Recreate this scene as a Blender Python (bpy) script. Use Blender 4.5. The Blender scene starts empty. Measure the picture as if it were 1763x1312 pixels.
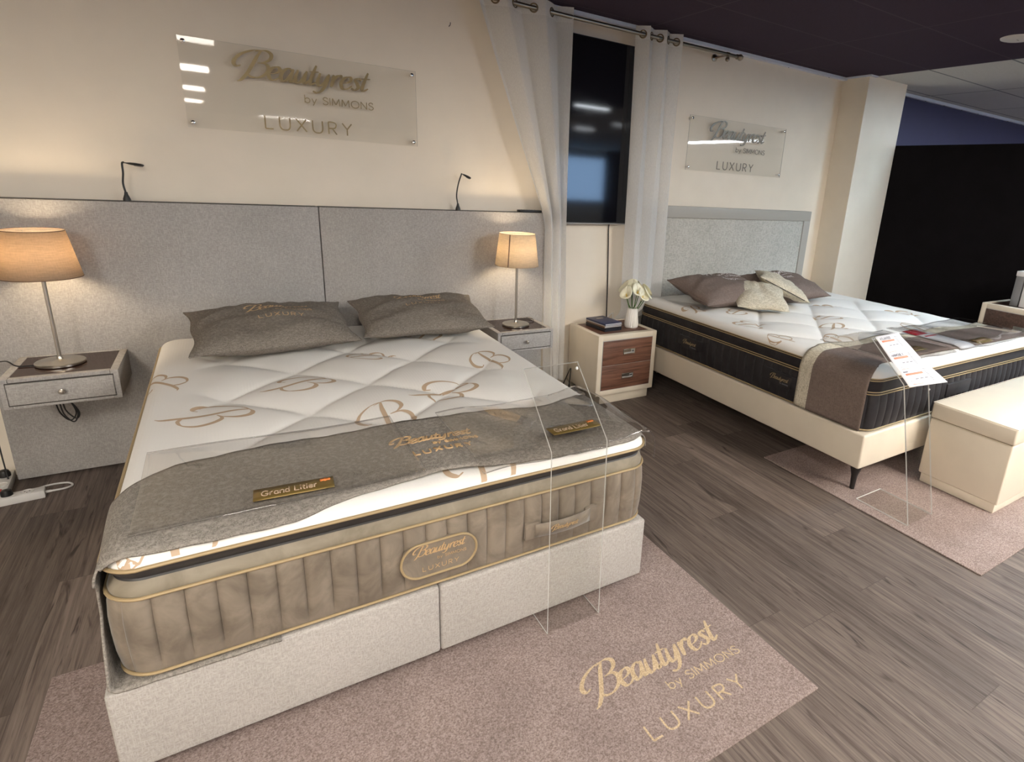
import bpy, bmesh, math, random
from mathutils import Vector, Matrix
random.seed(7)
sc = bpy.context.scene
COL = sc.collection
PI = math.pi
V = Vector

# ------------------------------------------------------------------ camera
CAM = V((-0.4764, -3.6571, 1.5668))
yaw, pitch, roll = -0.5901, -0.2856, 0.0633
fwd = V((-math.sin(yaw) * math.cos(pitch), math.cos(yaw) * math.cos(pitch), math.sin(pitch)))
rgt = V((math.cos(yaw), math.sin(yaw), 0)); upv = rgt.cross(fwd)
r2 = rgt * math.cos(roll) + upv * math.sin(roll)
u2 = upv * math.cos(roll) - rgt * math.sin(roll)
cd = bpy.data.cameras.new('camera'); co = bpy.data.objects.new('camera', cd); COL.objects.link(co)
M = Matrix((r2, u2, -fwd)).transposed().to_4x4(); M.translation = CAM
co.matrix_world = M
cd.sensor_width = 36; cd.lens = 979.14 / 1763 * 36
cd.shift_x = -152.34 / 1763; cd.shift_y = -53.3 / 1763
cd.clip_start = .05; cd.clip_end = 100
sc.camera = co

# ------------------------------------------------------------------ world, view
w = bpy.data.worlds.new('world'); sc.world = w; w.use_nodes = True
bg = w.node_tree.nodes['Background']
bg.inputs[0].default_value = (.38, .62, 1, 1); bg.inputs[1].default_value = 9
vs = sc.view_settings
vs.view_transform = 'Standard'; vs.look = 'None'; vs.gamma = 1; vs.use_curve_mapping = False
vs.exposure = 0.0
cy = sc.cycles
cy.use_denoising = True; cy.max_bounces = 10; cy.diffuse_bounces = 5; cy.glossy_bounces = 4
cy.transparent_max_bounces = 24; cy.transmission_bounces = 6
cy.caustics_reflective = False; cy.caustics_refractive = False
cy.sample_clamp_indirect = 6
LIGHT_K = 4.1      # ceiling panels
WARM_K = 1.6       # bedside bulbs

# ------------------------------------------------------------------ helpers
MATS = {}
def nt(name):
    m = bpy.data.materials.new(name); m.use_nodes = True
    t = m.node_tree; p = t.nodes['Principled BSDF']
    MATS[name] = m
    return m, t, p
def N(t, kind, **kw):
    n = t.nodes.new(kind)
    for k, v in kw.items():
        if k[0] == 'i' and k[1:].isdigit(): n.inputs[int(k[1:])].default_value = v
        elif k in n.inputs: n.inputs[k].default_value = v
        else: setattr(n, k, v)
    return n
def mth(t, op, a, b=None, c=None):
    n = t.nodes.new('ShaderNodeMath'); n.operation = op
    for i, x in enumerate((a, b, c)):
        if x is None: continue
        if isinstance(x, (int, float)): n.inputs[i].default_value = x
        else: t.links.new(x, n.inputs[i])
    return n.outputs[0]
def mixc(t, fac, a, b, mode='MIX'):
    n = t.nodes.new('ShaderNodeMix'); n.data_type = 'RGBA'; n.blend_type = mode
    for sock, x in ((n.inputs[0], fac), (n.inputs[6], a), (n.inputs[7], b)):
        if isinstance(x, (int, float)): sock.default_value = x
        elif isinstance(x, tuple): sock.default_value = x + (1,) if len(x) == 3 else x
        else: t.links.new(x, sock)
    return n.outputs[2]
def ramp(t, x, a, b, lo=0.0, hi=1.0):
    n = t.nodes.new('ShaderNodeMapRange'); n.inputs[1].default_value = a; n.inputs[2].default_value = b
    n.inputs[3].default_value = lo; n.inputs[4].default_value = hi
    t.links.new(x, n.inputs[0]); return n.outputs[0]
def coords(t, scale=(1, 1, 1)):
    g = t.nodes.new('ShaderNodeNewGeometry')
    m = t.nodes.new('ShaderNodeVectorMath'); m.operation = 'MULTIPLY'; m.inputs[1].default_value = scale
    t.links.new(g.outputs['Position'], m.inputs[0]); return m.outputs[0]
def ocoords(t, scale=(1, 1, 1)):
    g = t.nodes.new('ShaderNodeTexCoord')
    m = t.nodes.new('ShaderNodeVectorMath'); m.operation = 'MULTIPLY'; m.inputs[1].default_value = scale
    t.links.new(g.outputs['Object'], m.inputs[0]); return m.outputs[0]
def noise(t, vec, scale=1.0, detail=2.0, rough=.5, dist=0.0):
    n = t.nodes.new('ShaderNodeTexNoise'); n.inputs['Scale'].default_value = scale
    n.inputs['Detail'].default_value = detail; n.inputs['Roughness'].default_value = rough
    n.inputs['Distortion'].default_value = dist
    t.links.new(vec, n.inputs['Vector']); return n.outputs[0]
def bump(t, p, h, strength=.3, dist=.002):
    n = t.nodes.new('ShaderNodeBump'); n.inputs['Strength'].default_value = strength
    n.inputs['Distance'].default_value = dist
    t.links.new(h, n.inputs['Height']); t.links.new(n.outputs[0], p.inputs['Normal'])

def plain(name, col, rough=.5, metal=0.0, spec=.5, mottling=0.0, mscale=6.0, bmp=0.0, bscale=200.0, sheen=0.0):
    m, t, p = nt(name)
    p.inputs['Base Color'].default_value = col + (1,)
    p.inputs['Roughness'].default_value = rough; p.inputs['Metallic'].default_value = metal
    p.inputs['Specular IOR Level'].default_value = spec
    if sheen: p.inputs['Sheen Weight'].default_value = sheen
    if mottling:
        n = noise(t, ocoords(t), mscale, 3)
        f = ramp(t, n, .3, .7)
        c = mixc(t, f, tuple(x * (1 - mottling) for x in col), tuple(min(1, x * (1 + mottling)) for x in col))
        t.links.new(c, p.inputs['Base Color'])
    if bmp:
        bump(t, p, noise(t, ocoords(t), bscale, 2), bmp, .001)
    return m
def woven(name, a, b, scale=1.0, rough=.9, bmp=.35, contrast=(.42, .6)):
    """fabric of short crossing threads"""
    m, t, p = nt(name)
    n1 = noise(t, ocoords(t, (45 * scale, 45 * scale, 190 * scale)), 1, 2.0)
    n2 = noise(t, ocoords(t, (190 * scale, 190 * scale, 45 * scale)), 1, 2.0)
    mx = mth(t, 'MAXIMUM', n1, n2)
    f = ramp(t, mx, contrast[0], contrast[1])
    big = ramp(t, noise(t, ocoords(t), 3.0, 2), .3, .7, .93, 1.05)
    c = mixc(t, f, a, b)
    c2 = N(t, 'ShaderNodeVectorMath', operation='SCALE'); t.links.new(c, c2.inputs[0]); t.links.new(big, c2.inputs[3])
    t.links.new(c2.outputs[0], p.inputs['Base Color'])
    p.inputs['Roughness'].default_value = rough; p.inputs['Specular IOR Level'].default_value = .15
    bump(t, p, mx, bmp, .0015)
    return m

class MB:
    def __init__(s): s.v = []; s.f = []; s.m = []
    def add(s, vs, fs, mat=0, mtx=None):
        o = len(s.v)
        s.v += [tuple(mtx @ V(q)) if mtx else tuple(q) for q in vs]
        s.f += [tuple(i + o for i in q) for q in fs]; s.m += [mat] * len(fs)
    def box(s, x0, x1, y0, y1, z0, z1, bev=0.0, mat=0, seg=2, mtx=None):
        bm = bmesh.new(); bmesh.ops.create_cube(bm, size=1)
        for q in bm.verts:
            q.co = V(((x0 + x1) / 2 + q.co.x * (x1 - x0), (y0 + y1) / 2 + q.co.y * (y1 - y0), (z0 + z1) / 2 + q.co.z * (z1 - z0)))
        if bev:
            bmesh.ops.bevel(bm, geom=bm.edges[:], offset=min(bev, .49 * min(abs(x1 - x0), abs(y1 - y0), abs(z1 - z0))), segments=seg, profile=.5, affect='EDGES')
        bm.verts.index_update()
        s.add([q.co[:] for q in bm.verts], [[q.index for q in f.verts] for f in bm.faces], mat, mtx); bm.free()
    def tube(s, pts, r, n=8, closed=False, mat=0, mtx=None):
        pts = [V(p) for p in pts]; L = len(pts)
        rr = r if isinstance(r, (list, tuple)) else [r] * L
        up = None; vs = []
        for i, p in enumerate(pts):
            if closed: d = pts[(i + 1) % L] - pts[i - 1]
            else: d = pts[min(i + 1, L - 1)] - pts[max(i - 1, 0)]
            d.normalize()
            if up is None: up = V((0, 0, 1)) if abs(d.z) < .9 else V((1, 0, 0))
            a = d.cross(up).normalized(); up = a.cross(d).normalized()
            for k in range(n):
                t = 2 * PI * k / n; vs.append(p + (a * math.cos(t) + up * math.sin(t)) * rr[i])
        fs = []
        for i in range(L if closed else L - 1):
            j = (i + 1) % L
            for k in range(n): fs.append((i * n + k, i * n + (k + 1) % n, j * n + (k + 1) % n, j * n + k))
        if not closed: fs.append(tuple(range(n))[::-1]); fs.append(tuple((L - 1) * n + k for k in range(n)))
        s.add(vs, fs, mat, mtx)
    def lathe(s, prof, c=(0, 0, 0), n=32, mat=0, ribs=0, amp=0.0, mtx=None, closed=False):
        vs = []; fs = []
        for r, z in prof:
            for k in range(n):
                t = 2 * PI * k / n; q = r + (amp * abs(math.sin(ribs * t / 2)) if ribs else 0)
                vs.append((c[0] + q * math.cos(t), c[1] + q * math.sin(t), c[2] + z))
        L = len(prof)
        for i in range(L - 1 if not closed else L):
            j = (i + 1) % L
            for k in range(n): fs.append((i * n + k, i * n + (k + 1) % n, j * n + (k + 1) % n, j * n + k))
        if not closed:
            if prof[0][0] > 1e-6: fs.append(tuple(range(n))[::-1])
            if prof[-1][0] > 1e-6: fs.append(tuple((L - 1) * n + k for k in range(n)))
        s.add(vs, fs, mat, mtx)
    def grid(s, fn, us, vv, mat=0, flip=False, skip=None, mtx=None):
        n = len(vv); vs = [fn(u, v) for u in us for v in vv]; fs = []
        mats = []
        for i in range(len(us) - 1):
            for j in range(n - 1):
                if skip and skip((us[i] + us[i + 1]) / 2, (vv[j] + vv[j + 1]) / 2): continue
                q = (i * n + j, (i + 1) * n + j, (i + 1) * n + j + 1, i * n + j + 1)
                fs.append(q[::-1] if flip else q)
                mats.append(mat((us[i] + us[i + 1]) / 2, (vv[j] + vv[j + 1]) / 2) if callable(mat) else mat)
        s.add(vs, fs, 0, mtx); s.m[-len(fs):] = mats
    def build(s, name, mats, parent=None, smooth=True, local=True, angle=40, solid=0.0, soff=0.0, rim=None):
        """parts of a thing: coordinates are world ones unless local=True"""
        me = bpy.data.meshes.new(name)
        vs = s.v
        if parent is not None and not local:
            inv = parent.matrix_basis.inverted(); vs = [tuple(inv @ V(q)) for q in vs]
        me.from_pydata(vs, [], s.f)
        if not isinstance(mats, (list, tuple)): mats = [mats]
        for m in mats: me.materials.append(MATS[m] if isinstance(m, str) else m)
        me.polygons.foreach_set('material_index', s.m)
        me.polygons.foreach_set('use_smooth', [smooth] * len(s.f))
        me.update()
        if smooth: me.set_sharp_from_angle(angle=math.radians(angle))
        o = bpy.data.objects.new(name, me); COL.objects.link(o)
        if parent is not None: o.parent = parent
        if solid:
            md = o.modifiers.new('thickness', 'SOLIDIFY'); md.thickness = solid; md.offset = soff
            if rim is not None: md.material_offset_rim = rim
        return o
def thing(name, label, cat, loc=(0, 0, 0), rot=(0, 0, 0), group=None):
    o = bpy.data.objects.new(name, None); COL.objects.link(o); o.empty_display_size = .1
    o.location = loc; o.rotation_euler = rot
    o.matrix_basis = Matrix.LocRotScale(V(loc), __import__('mathutils').Euler(rot), None)
    return tag(o, label, cat, group)
def tag(o, label, cat, group=None):
    o['label'] = label; o['category'] = cat
    if group: o['group'] = group
    return o
def struct(o): o['kind'] = 'structure'; return o
def copy_tree(o, parent=None):
    c = o.copy(); COL.objects.link(c)
    if parent is not None: c.parent = parent
    for ch in list(o.children): copy_tree(ch, c)
    return c
def setorigin(o, loc):
    d = V(loc)
    for q in o.data.vertices: q.co -= d
    o.location = loc; return o
def lin(a, b, n): return [a + (b - a) * i / (n - 1) for i in range(n)]
def smooth01(x): x = max(0, min(1, x)); return x * x * (3 - 2 * x)
def interp(xs, ys, x):
    if x <= xs[0]: return ys[0]
    for i in range(len(xs) - 1):
        if x <= xs[i + 1]: return ys[i] + (ys[i + 1] - ys[i]) * (x - xs[i]) / (xs[i + 1] - xs[i])
    return ys[-1]
def catmull(pts, k=8, closed=False):
    P = [V(p).to_3d() if len(p) == 2 else V(p) for p in pts]; out = []; L = len(P)
    if L == 2: return [P[0].lerp(P[1], i / k) for i in range(k + 1)]
    for i in range(L if closed else L - 1):
        if closed: a, b, c, d = P[i - 1], P[i], P[(i + 1) % L], P[(i + 2) % L]
        else: a, b, c, d = P[max(i - 1, 0)], P[i], P[i + 1], P[min(i + 2, L - 1)]
        for j in range(k):
            t = j / k
            out.append(.5 * ((2 * b) + (c - a) * t + (2 * a - 5 * b + 4 * c - d) * t * t + (3 * b - a - 3 * c + d) * t ** 3))
    if not closed: out.append(P[-1])
    return out

# ------------------------------------------------------------------ lettering drawn as pen strokes
SCRIPT = {
 'B': ([[(.95, 2.05), (.78, 1.6), (.6, .9), (.4, .2), (.15, -.3), (-.05, -.45)],
        [(.95, 2.08), (.5, 2.0), (-.05, 1.65), (-.35, 1.2), (-.38, .85), (-.2, .68), (.0, .78)],
        [(.62, 1.95), (1.15, 2.1), (1.5, 1.9), (1.5, 1.5), (1.2, 1.2), (.85, 1.1)],
        [(.85, 1.1), (1.3, 1.1), (1.5, .8), (1.4, .35), (1.05, .02), (.65, .0), (.42, .18)]], 1.55),
 'e': ([[(.06, .42), (.38, .52), (.58, .76), (.46, 1.0), (.16, .88), (.0, .45), (.14, .03), (.42, .0), (.72, .32)]], .70),
 'a': ([[(.55, .9), (.35, 1.02), (.08, .75), (.0, .3), (.15, 0), (.4, .2), (.6, .9)], [(.64, 1.0), (.55, .35), (.62, .02), (.85, .3)]], .8),
 'u': ([[(.1, 1.0), (.02, .35), (.15, 0), (.4, .2), (.58, .9)], [(.62, 1.0), (.54, .35), (.62, .02), (.85, .3)]], .8),
 't': ([[(.3, 1.55), (.12, .4), (.2, .02), (.5, .25)], [(-.05, 1.0), (.52, 1.06)]], .52),
 'y': ([[(.1, 1.0), (.02, .35), (.15, 0), (.4, .2), (.58, .9)], [(.64, 1.0), (.56, .3), (.38, -.35), (.1, -.6), (-.15, -.5)]], .82),
 'r': ([[(.1, 1.0), (.1, .5), (.06, 0)], [(.1, .5), (.3, .92), (.5, 1.02), (.56, .85)]], .62),
 's': ([[(.5, .82), (.36, 1.0), (.16, .85), (.3, .55), (.42, .25), (.22, 0), (.0, .15)]], .56),
}
SANS = {
 'L': ([[(0, 1), (0, 0)], [(0, 0), (.5, 0)]], .5), 'U': ([[(0, 1), (0, .32), (.12, .06), (.33, 0), (.54, .06), (.66, .32), (.66, 1)]], .66),
 'X': ([[(0, 1), (.66, 0)], [(.66, 1), (0, 0)]], .66), 'Y': ([[(0, 1), (.33, .5)], [(.66, 1), (.33, .5)], [(.33, .5), (.33, 0)]], .66),
 'R': ([[(0, 0), (0, 1)], [(0, 1), (.3, 1), (.5, .9), (.52, .7), (.42, .52), (.2, .48), (0, .48)], [(.25, .48), (.55, 0)]], .55),
 'S': ([[(.48, .82), (.38, .97), (.2, 1), (.04, .85), (.06, .66), (.26, .53), (.46, .4), (.5, .18), (.32, .0), (.1, .03), (0, .18)]], .5),
 'I': ([[(0, 0), (0, 1)]], .0), 'M': ([[(0, 0), (.06, 1)], [(.06, 1), (.4, .15)], [(.4, .15), (.74, 1)], [(.74, 1), (.8, 0)]], .8),
 'O': ([[(.42, 1), (.12, .86), (0, .5), (.12, .14), (.42, 0), (.72, .14), (.84, .5), (.72, .86), (.42, 1)]], .84),
 'N': ([[(0, 0), (0, 1)], [(0, 1), (.62, 0)], [(.62, 0), (.62, 1)]], .62),
 'b': ([[(0, 1.05), (0, 0)], [(0, .45), (.2, .66), (.45, .55), (.5, .32), (.42, .08), (.2, -.02), (0, .2)]], .5),
 'y': ([[(0, .65), (.22, 0)], [(.45, .65), (.22, 0), (.08, -.32)]], .45),
 'H': ([[(0, 0), (0, 1)], [(.6, 0), (.6, 1)], [(0, .5), (.6, .5)]], .6), 'A': ([[(0, 0), (.35, 1)], [(.35, 1), (.7, 0)], [(.12, .34), (.58, .34)]], .7),
 'E': ([[(.5, 1), (0, 1)], [(0, 1), (0, 0)], [(0, 0), (.5, 0)], [(0, .52), (.42, .52)]], .5),
 'T': ([[(0, 1), (.6, 1)], [(.3, 1), (.3, 0)]], .6), 'D': ([[(0, 0), (0, 1)], [(0, 1), (.35, .98), (.6, .75), (.62, .3), (.4, .02), (0, 0)]], .6),
 'G': ([[(.7, .82), (.5, .98), (.2, .93), (.02, .6), (.08, .2), (.38, 0), (.66, .1), (.74, .42)], [(.74, .42), (.42, .42)]], .76),
 'r': ([[(0, .66), (0, 0)], [(0, .4), (.14, .62), (.3, .66)]], .3),
 'a': ([[(.42, .5), (.2, .66), (.02, .45), (.04, .15), (.22, 0), (.42, .15)], [(.44, .66), (.44, 0)]], .46),
 'n': ([[(0, .66), (0, 0)], [(0, .4), (.18, .65), (.38, .6), (.42, .4), (.42, 0)]], .42),
 'd': ([[(.44, 1.05), (.44, 0)], [(.42, .5), (.2, .66), (.02, .45), (.04, .15), (.22, 0), (.42, .15)]], .46),
 'i': ([[(0, .66), (0, 0)], [(0, .88), (0, .95)]], .04), 't': ([[(.12, .9), (.12, .15), (.3, 0)], [(0, .64), (.3, .64)]], .3),
 'e': ([[(.02, .35), (.45, .35), (.4, .58), (.22, .66), (.03, .45), (.05, .12), (.24, 0), (.44, .12)]], .46),
 '*': ([[(.2, .5), (.2, 1.0)], [(0, .85), (.4, .62)], [(0, .62), (.4, .85)]], .4),
}
SID = [0]
def stroke(mb, pts, place0, wmax, wmin, nib=None, mat=0, thick=0.0, k=7, straight=False):
    SID[0] = (SID[0] + 1) % 7; ep = SID[0] * 7e-5
    place = lambda a, b, t: place0(a, b, t + ep)
    P = [V((p[0], p[1], 0)) for p in pts] if straight else catmull(pts, k)
    L = len(P); vs = []; fs = []
    for i, p in enumerate(P):
        d = P[min(i + 1, L - 1)] - P[max(i - 1, 0)]
        if d.length < 1e-9: d = V((1, 0, 0))
        d.normalize(); n = V((-d.y, d.x, 0))
        h = wmin + (abs(n.dot(nib)) if nib is not None else 1) * (wmax - wmin)
        if nib is not None: h *= .45 + .55 * min(1, 4 * min(i + .6, L - .4 - i) / L)
        a = p + n * h / 2; b = p - n * h / 2
        vs += [place(a.x, a.y, thick), place(b.x, b.y, thick)]
        if thick: vs += [place(a.x, a.y, 0), place(b.x, b.y, 0)]
    st = 4 if thick else 2
    for i in range(L - 1):
        a = i * st; b = a + st
        fs.append((a, a + 1, b + 1, b))
        if thick: fs.append((a + 2, a, b, b + 2)); fs.append((a + 1, a + 3, b + 3, b + 1))
    if thick: fs += [(0, 2, 3, 1), ((L - 1) * st, (L - 1) * st + 1, (L - 1) * st + 3, (L - 1) * st + 2)]
    mb.add(vs, fs, mat)
def write(mb, text, place, x, y, h, width, kind='sans', bold=.1, gap=.22, mat=0, thick=0.0, slant=0.0, k=6):
    """draws text with its left end at x, baseline y, x-height/cap height h, stretched to width"""
    tab = SCRIPT if kind == 'script' else SANS
    adv = 0; items = []
    for ch in text:
        if ch == ' ': adv += .45; continue
        st, wd = tab[ch]; items.append((st, adv)); adv += wd + (0 if kind == 'script' else gap)
    adv -= 0 if kind == 'script' else gap
    sx = width / adv / h
    nib = V((math.cos(math.radians(8)), math.sin(math.radians(8)), 0)) if kind == 'script' else None
    for st, ox in items:
        for s_ in st:
            pts = [((px + ox) * sx * h + slant * py * h, py * h) for px, py in s_]
            if kind == 'script': stroke(mb, pts, lambda a, b, t: place(x + a, y + b, t), h * .30, h * .085, nib, mat, thick, k)
            else: stroke(mb, pts, lambda a, b, t: place(x + a, y + b, t), h * bold, h * bold, None, mat, thick, k=3 if len(s_) > 2 else 1)
def logo(mb, place, s=1.0, mat=0, thick=0.0, last='LUXURY', b1=.1, b2=.09, k=6):
    """the three-line lettering; local width .65, origin at its middle"""
    write(mb, 'Beautyrest', place, -.285 * s, .045 * s, .062 * s, .57 * s, 'script', mat=mat, thick=thick, slant=.25, k=k)
    write(mb, 'by SIMMONS', place, -.03 * s, -.045 * s, .034 * s, .335 * s, 'sans', b1, mat=mat, thick=thick)
    write(mb, last, place, -.20 * s, -.165 * s, .055 * s, .415 * s, 'sans', b2, gap=.42, mat=mat, thick=thick)
def bmark(mb, place, s, mat=0, thick=0.0, wt=.25):
    st = SCRIPT['B'][0]
    nib = V((math.cos(math.radians(20)), math.sin(math.radians(20)), 0))
    for s_ in st:
        stroke(mb, [((px - .6) * s, (py - .85) * s) for px, py in s_], place, s * wt, s * .045, nib, mat, thick, 7)

# ------------------------------------------------------------------ materials
plain('cream_paint', (.83, .75, .635), .65, mottling=.02, bmp=.12, bscale=300)
plain('column_paint', (.82, .75, .64), .65, mottling=.02, bmp=.12, bscale=300)
plain('navy_paint', (.024, .026, .085), .6, mottling=.05)
plain('black_board', (.006, .005, .006), .9, spec=.08, mottling=.2)
plain('trim_white', (.62, .68, .8), .35)
plain('dark_rivet', (.02, .02, .02), .5)
def ceiling_mat(name, base, line, lw):
    m, t, p = nt(name)
    g = t.nodes.new('ShaderNodeNewGeometry'); sp = t.nodes.new('ShaderNodeSeparateXYZ'); t.links.new(g.outputs['Position'], sp.inputs[0])
    fx = mth(t, 'ABSOLUTE', mth(t, 'SUBTRACT', mth(t, 'FRACT', mth(t, 'DIVIDE', mth(t, 'SUBTRACT', sp.outputs[0], 4.57 - .6), 1.2)), .5))
    fy = mth(t, 'ABSOLUTE', mth(t, 'SUBTRACT', mth(t, 'FRACT', mth(t, 'DIVIDE', mth(t, 'SUBTRACT', sp.outputs[1], -.125 - .31), .62)), .5))
    lx = mth(t, 'LESS_THAN', mth(t, 'MULTIPLY', fx, 1.2), lw); ly = mth(t, 'LESS_THAN', mth(t, 'MULTIPLY', fy, .62), lw)
    l = mth(t, 'MAXIMUM', lx, ly)
    n = noise(t, coords(t), 90, 3)
    b = mixc(t, ramp(t, n, .35, .65), tuple(x * .93 for x in base), base)
    t.links.new(mixc(t, l, b, line), p.inputs['Base Color'])
    p.inputs['Roughness'].default_value = .9; p.inputs['Specular IOR Level'].default_value = .15
    return m
ceiling_mat('dark_ceiling', (.046, .033, .052), (.068, .053, .070), .005)
ceiling_mat('white_ceiling', (.62, .63, .62), (.22, .24, .26), .009)

def floor_mat():
    m, t, p = nt('wood_floor')
    g = t.nodes.new('ShaderNodeNewGeometry'); sp = t.nodes.new('ShaderNodeSeparateXYZ'); t.links.new(g.outputs['Position'], sp.inputs[0])
    X, Y = sp.outputs[0], sp.outputs[1]
    xr = mth(t, 'DIVIDE', mth(t, 'SUBTRACT', X, 1.4), .195)
    row = mth(t, 'FLOOR', xr)
    wn = t.nodes.new('ShaderNodeTexWhiteNoise'); wn.noise_dimensions = '1D'; t.links.new(row, wn.inputs['W'])
    yy = mth(t, 'DIVIDE', mth(t, 'ADD', Y, mth(t, 'MULTIPLY', wn.outputs[0], 1.22)), 1.22)
    cell = mth(t, 'FLOOR', yy)
    cb = t.nodes.new('ShaderNodeCombineXYZ'); t.links.new(row, cb.inputs[0]); t.links.new(cell, cb.inputs[1])
    w2 = t.nodes.new('ShaderNodeTexWhiteNoise'); w2.noise_dimensions = '2D'; t.links.new(cb.outputs[0], w2.inputs['Vector'])
    shift = N(t, 'ShaderNodeVectorMath', operation='SCALE'); t.links.new(w2.outputs[1], shift.inputs[0]); shift.inputs[3].default_value = 30
    def loc(sx, sy):
        a = coords(t, (sx, sy, 1)); ad = N(t, 'ShaderNodeVectorMath', operation='ADD')
        t.links.new(a, ad.inputs[0]); t.links.new(shift.outputs[0], ad.inputs[1]); return ad.outputs[0]
    streak = noise(t, loc(40, 1.5), 1, 6, .66, .9)
    fine = noise(t, loc(150, 5), 1, 3, .6)
    knots = noise(t, loc(15, 2.0), 1, 3, .55, 1.6)
    s = mth(t, 'ADD', mth(t, 'MULTIPLY', streak, .65), mth(t, 'MULTIPLY', fine, .35))
    c = mixc(t, ramp(t, s, .38, .62), (.078, .060, .051), (.19, .152, .131))
    c = mixc(t, ramp(t, knots, .63, .72), c, (.045, .034, .030))
    c = mixc(t, mth(t, 'MULTIPLY', ramp(t, noise(t, loc(120, 8), 1, 2, .5, .6), .64, .74), .7), c, (.04, .031, .027))
    tone = ramp(t, w2.outputs[0], 0, 1, .78, 1.18)
    sc2 = N(t, 'ShaderNodeVectorMath', operation='SCALE'); t.links.new(c, sc2.inputs[0]); t.links.new(tone, sc2.inputs[3])
    ex = mth(t, 'ABSOLUTE', mth(t, 'SUBTRACT', mth(t, 'FRACT', xr), .5)); ey = mth(t, 'ABSOLUTE', mth(t, 'SUBTRACT', mth(t, 'FRACT', yy), .5))
    seam = mth(t, 'MAXIMUM', mth(t, 'GREATER_THAN', ex, .5 - .008), mth(t, 'GREATER_THAN', ey, .5 - .0013))
    t.links.new(mixc(t, mth(t, 'MULTIPLY', seam, .55), sc2.outputs[0], (.06, .048, .042)), p.inputs['Base Color'])
    p.inputs['Roughness'].default_value = .52; p.inputs['Specular IOR Level'].default_value = .22
    bump(t, p, mth(t, 'SUBTRACT', s, seam), .25, .0015)
floor_mat()

woven('headboard_cloth', (.345, .33, .315), (.46, .442, .425), 1.4, contrast=(.46, .70), bmp=.25)
woven('headboard_cloth_pale', (.40, .39, .355), (.54, .53, .49), .9, contrast=(.45, .64))
woven('base_cloth', (.34, .315, .29), (.45, .425, .395), 1.6, contrast=(.42, .66))
woven('brown_linen', (.135, .118, .10), (.24, .215, .185), 1.7, contrast=(.42, .66), bmp=.5)
woven('throw_linen', (.168, .152, .132), (.305, .277, .245), 1.7, contrast=(.42, .66), bmp=.5)
woven('taupe_cloth', (.15, .115, .10), (.21, .165, .145), 1.2, contrast=(.4, .7), bmp=.15)
woven('oatmeal_cloth', (.40, .36, .27), (.66, .61, .50), 1.3, contrast=(.42, .6), bmp=.5)
def carpet_mat():
    m, t, p = nt('rug_pile')
    n1 = noise(t, coords(t), 190, 4, .75); n2 = noise(t, coords(t), 5, 3)
    c = mixc(t, ramp(t, n1, .36, .66), (.17, .125, .112), (.43, .345, .318))
    f = ramp(t, n2, .3, .7, .9, 1.08)
    s = N(t, 'ShaderNodeVectorMath', operation='SCALE'); t.links.new(c, s.inputs[0]); t.links.new(f, s.inputs[3])
    t.links.new(s.outputs[0], p.inputs['Base Color']); p.inputs['Roughness'].default_value = 1; p.inputs['Specular IOR Level'].default_value = .05
    bump(t, p, n1, .6, .004)
    m, t, p = nt('rug_print')
    n1 = noise(t, coords(t), 260, 3, .7)
    t.links.new(mixc(t, ramp(t, n1, .36, .66), (.38, .27, .165), (.68, .54, .36)), p.inputs['Base Color'])
    p.inputs['Roughness'].default_value = 1; p.inputs['Specular IOR Level'].default_value = .05
carpet_mat()
def ticking():
    m, t, p = nt('white_ticking')
    wv = t.nodes.new('ShaderNodeTexWave'); wv.inputs['Scale'].default_value = 28; wv.inputs['Distortion'].default_value = 1.0
    wv.bands_direction = 'X'; t.links.new(ocoords(t), wv.inputs['Vector'])
    n = noise(t, ocoords(t), 140, 2)
    h = mth(t, 'ADD', mth(t, 'MULTIPLY', wv.outputs['Fac'] if 'Fac' in wv.outputs else wv.outputs[1], .5), n)
    p.inputs['Base Color'].default_value = (.82, .80, .765, 1); p.inputs['Roughness'].default_value = .8
    p.inputs['Specular IOR Level'].default_value = .2; bump(t, p, h, .22, .0015)
ticking()
def velvet(name, a, b, sheen=.4):
    m, t, p = nt(name)
    n = noise(t, ocoords(t), 9, 4, .6, .8)
    t.links.new(mixc(t, ramp(t, n, .35, .65), a, b), p.inputs['Base Color'])
    p.inputs['Roughness'].default_value = .55; p.inputs['Sheen Weight'].default_value = sheen; p.inputs['Sheen Roughness'].default_value = .35
    p.inputs['Specular IOR Level'].default_value = .2
velvet('taupe_velvet', (.15, .122, .094), (.25, .208, .162))
velvet('dark_gusset', (.20, .17, .125), (.27, .235, .18), .3)
velvet('black_velvet', (.018, .016, .018), (.03, .028, .031), .12)
plain('recess_black', (.035, .032, .032), .45)
plain('gold_piping', (.40, .30, .165), .4, .2)
plain('gold_print', (.55, .37, .19), .5, .1)
plain('tan_print', (.50, .37, .255), .7)
plain('sign_gold', (.26, .195, .095), .35, .35)
plain('sign_grey', (.17, .145, .11), .4, .2)
plain('white_print', (.75, .70, .68), .7)
plain('leather_cream', (.70, .625, .51), .42, spec=.35, mottling=.03, bmp=.15, bscale=260)
plain('leather_edge', (.25, .21, .15), .6)
plain('grey_lacquer', (.40, .385, .35), .45)
plain('seam_dark', (.05, .045, .04), .9)
plain('dark_glass', (.035, .017, .013), .12, spec=.25)
plain('brushed_metal', (.55, .52, .47), .28, 1.0)
plain('rod_metal', (.30, .25, .19), .3, 1.0)
plain('bronze_ring', (.16, .12, .075), .35, .9)
plain('black_plastic', (.012, .012, .013), .4)
plain('grey_lens', (.28, .27, .25), .25)
plain('white_plastic', (.75, .74, .72), .35)
plain('red_plastic', (.45, .01, .015), .35)
plain('porcelain', (.86, .84, .80), .25)
plain('petal', (.88, .85, .66), .5)
plain('stem_green', (.06, .13, .03), .5)
plain('stamen', (.8, .55, .05), .6)
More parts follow.
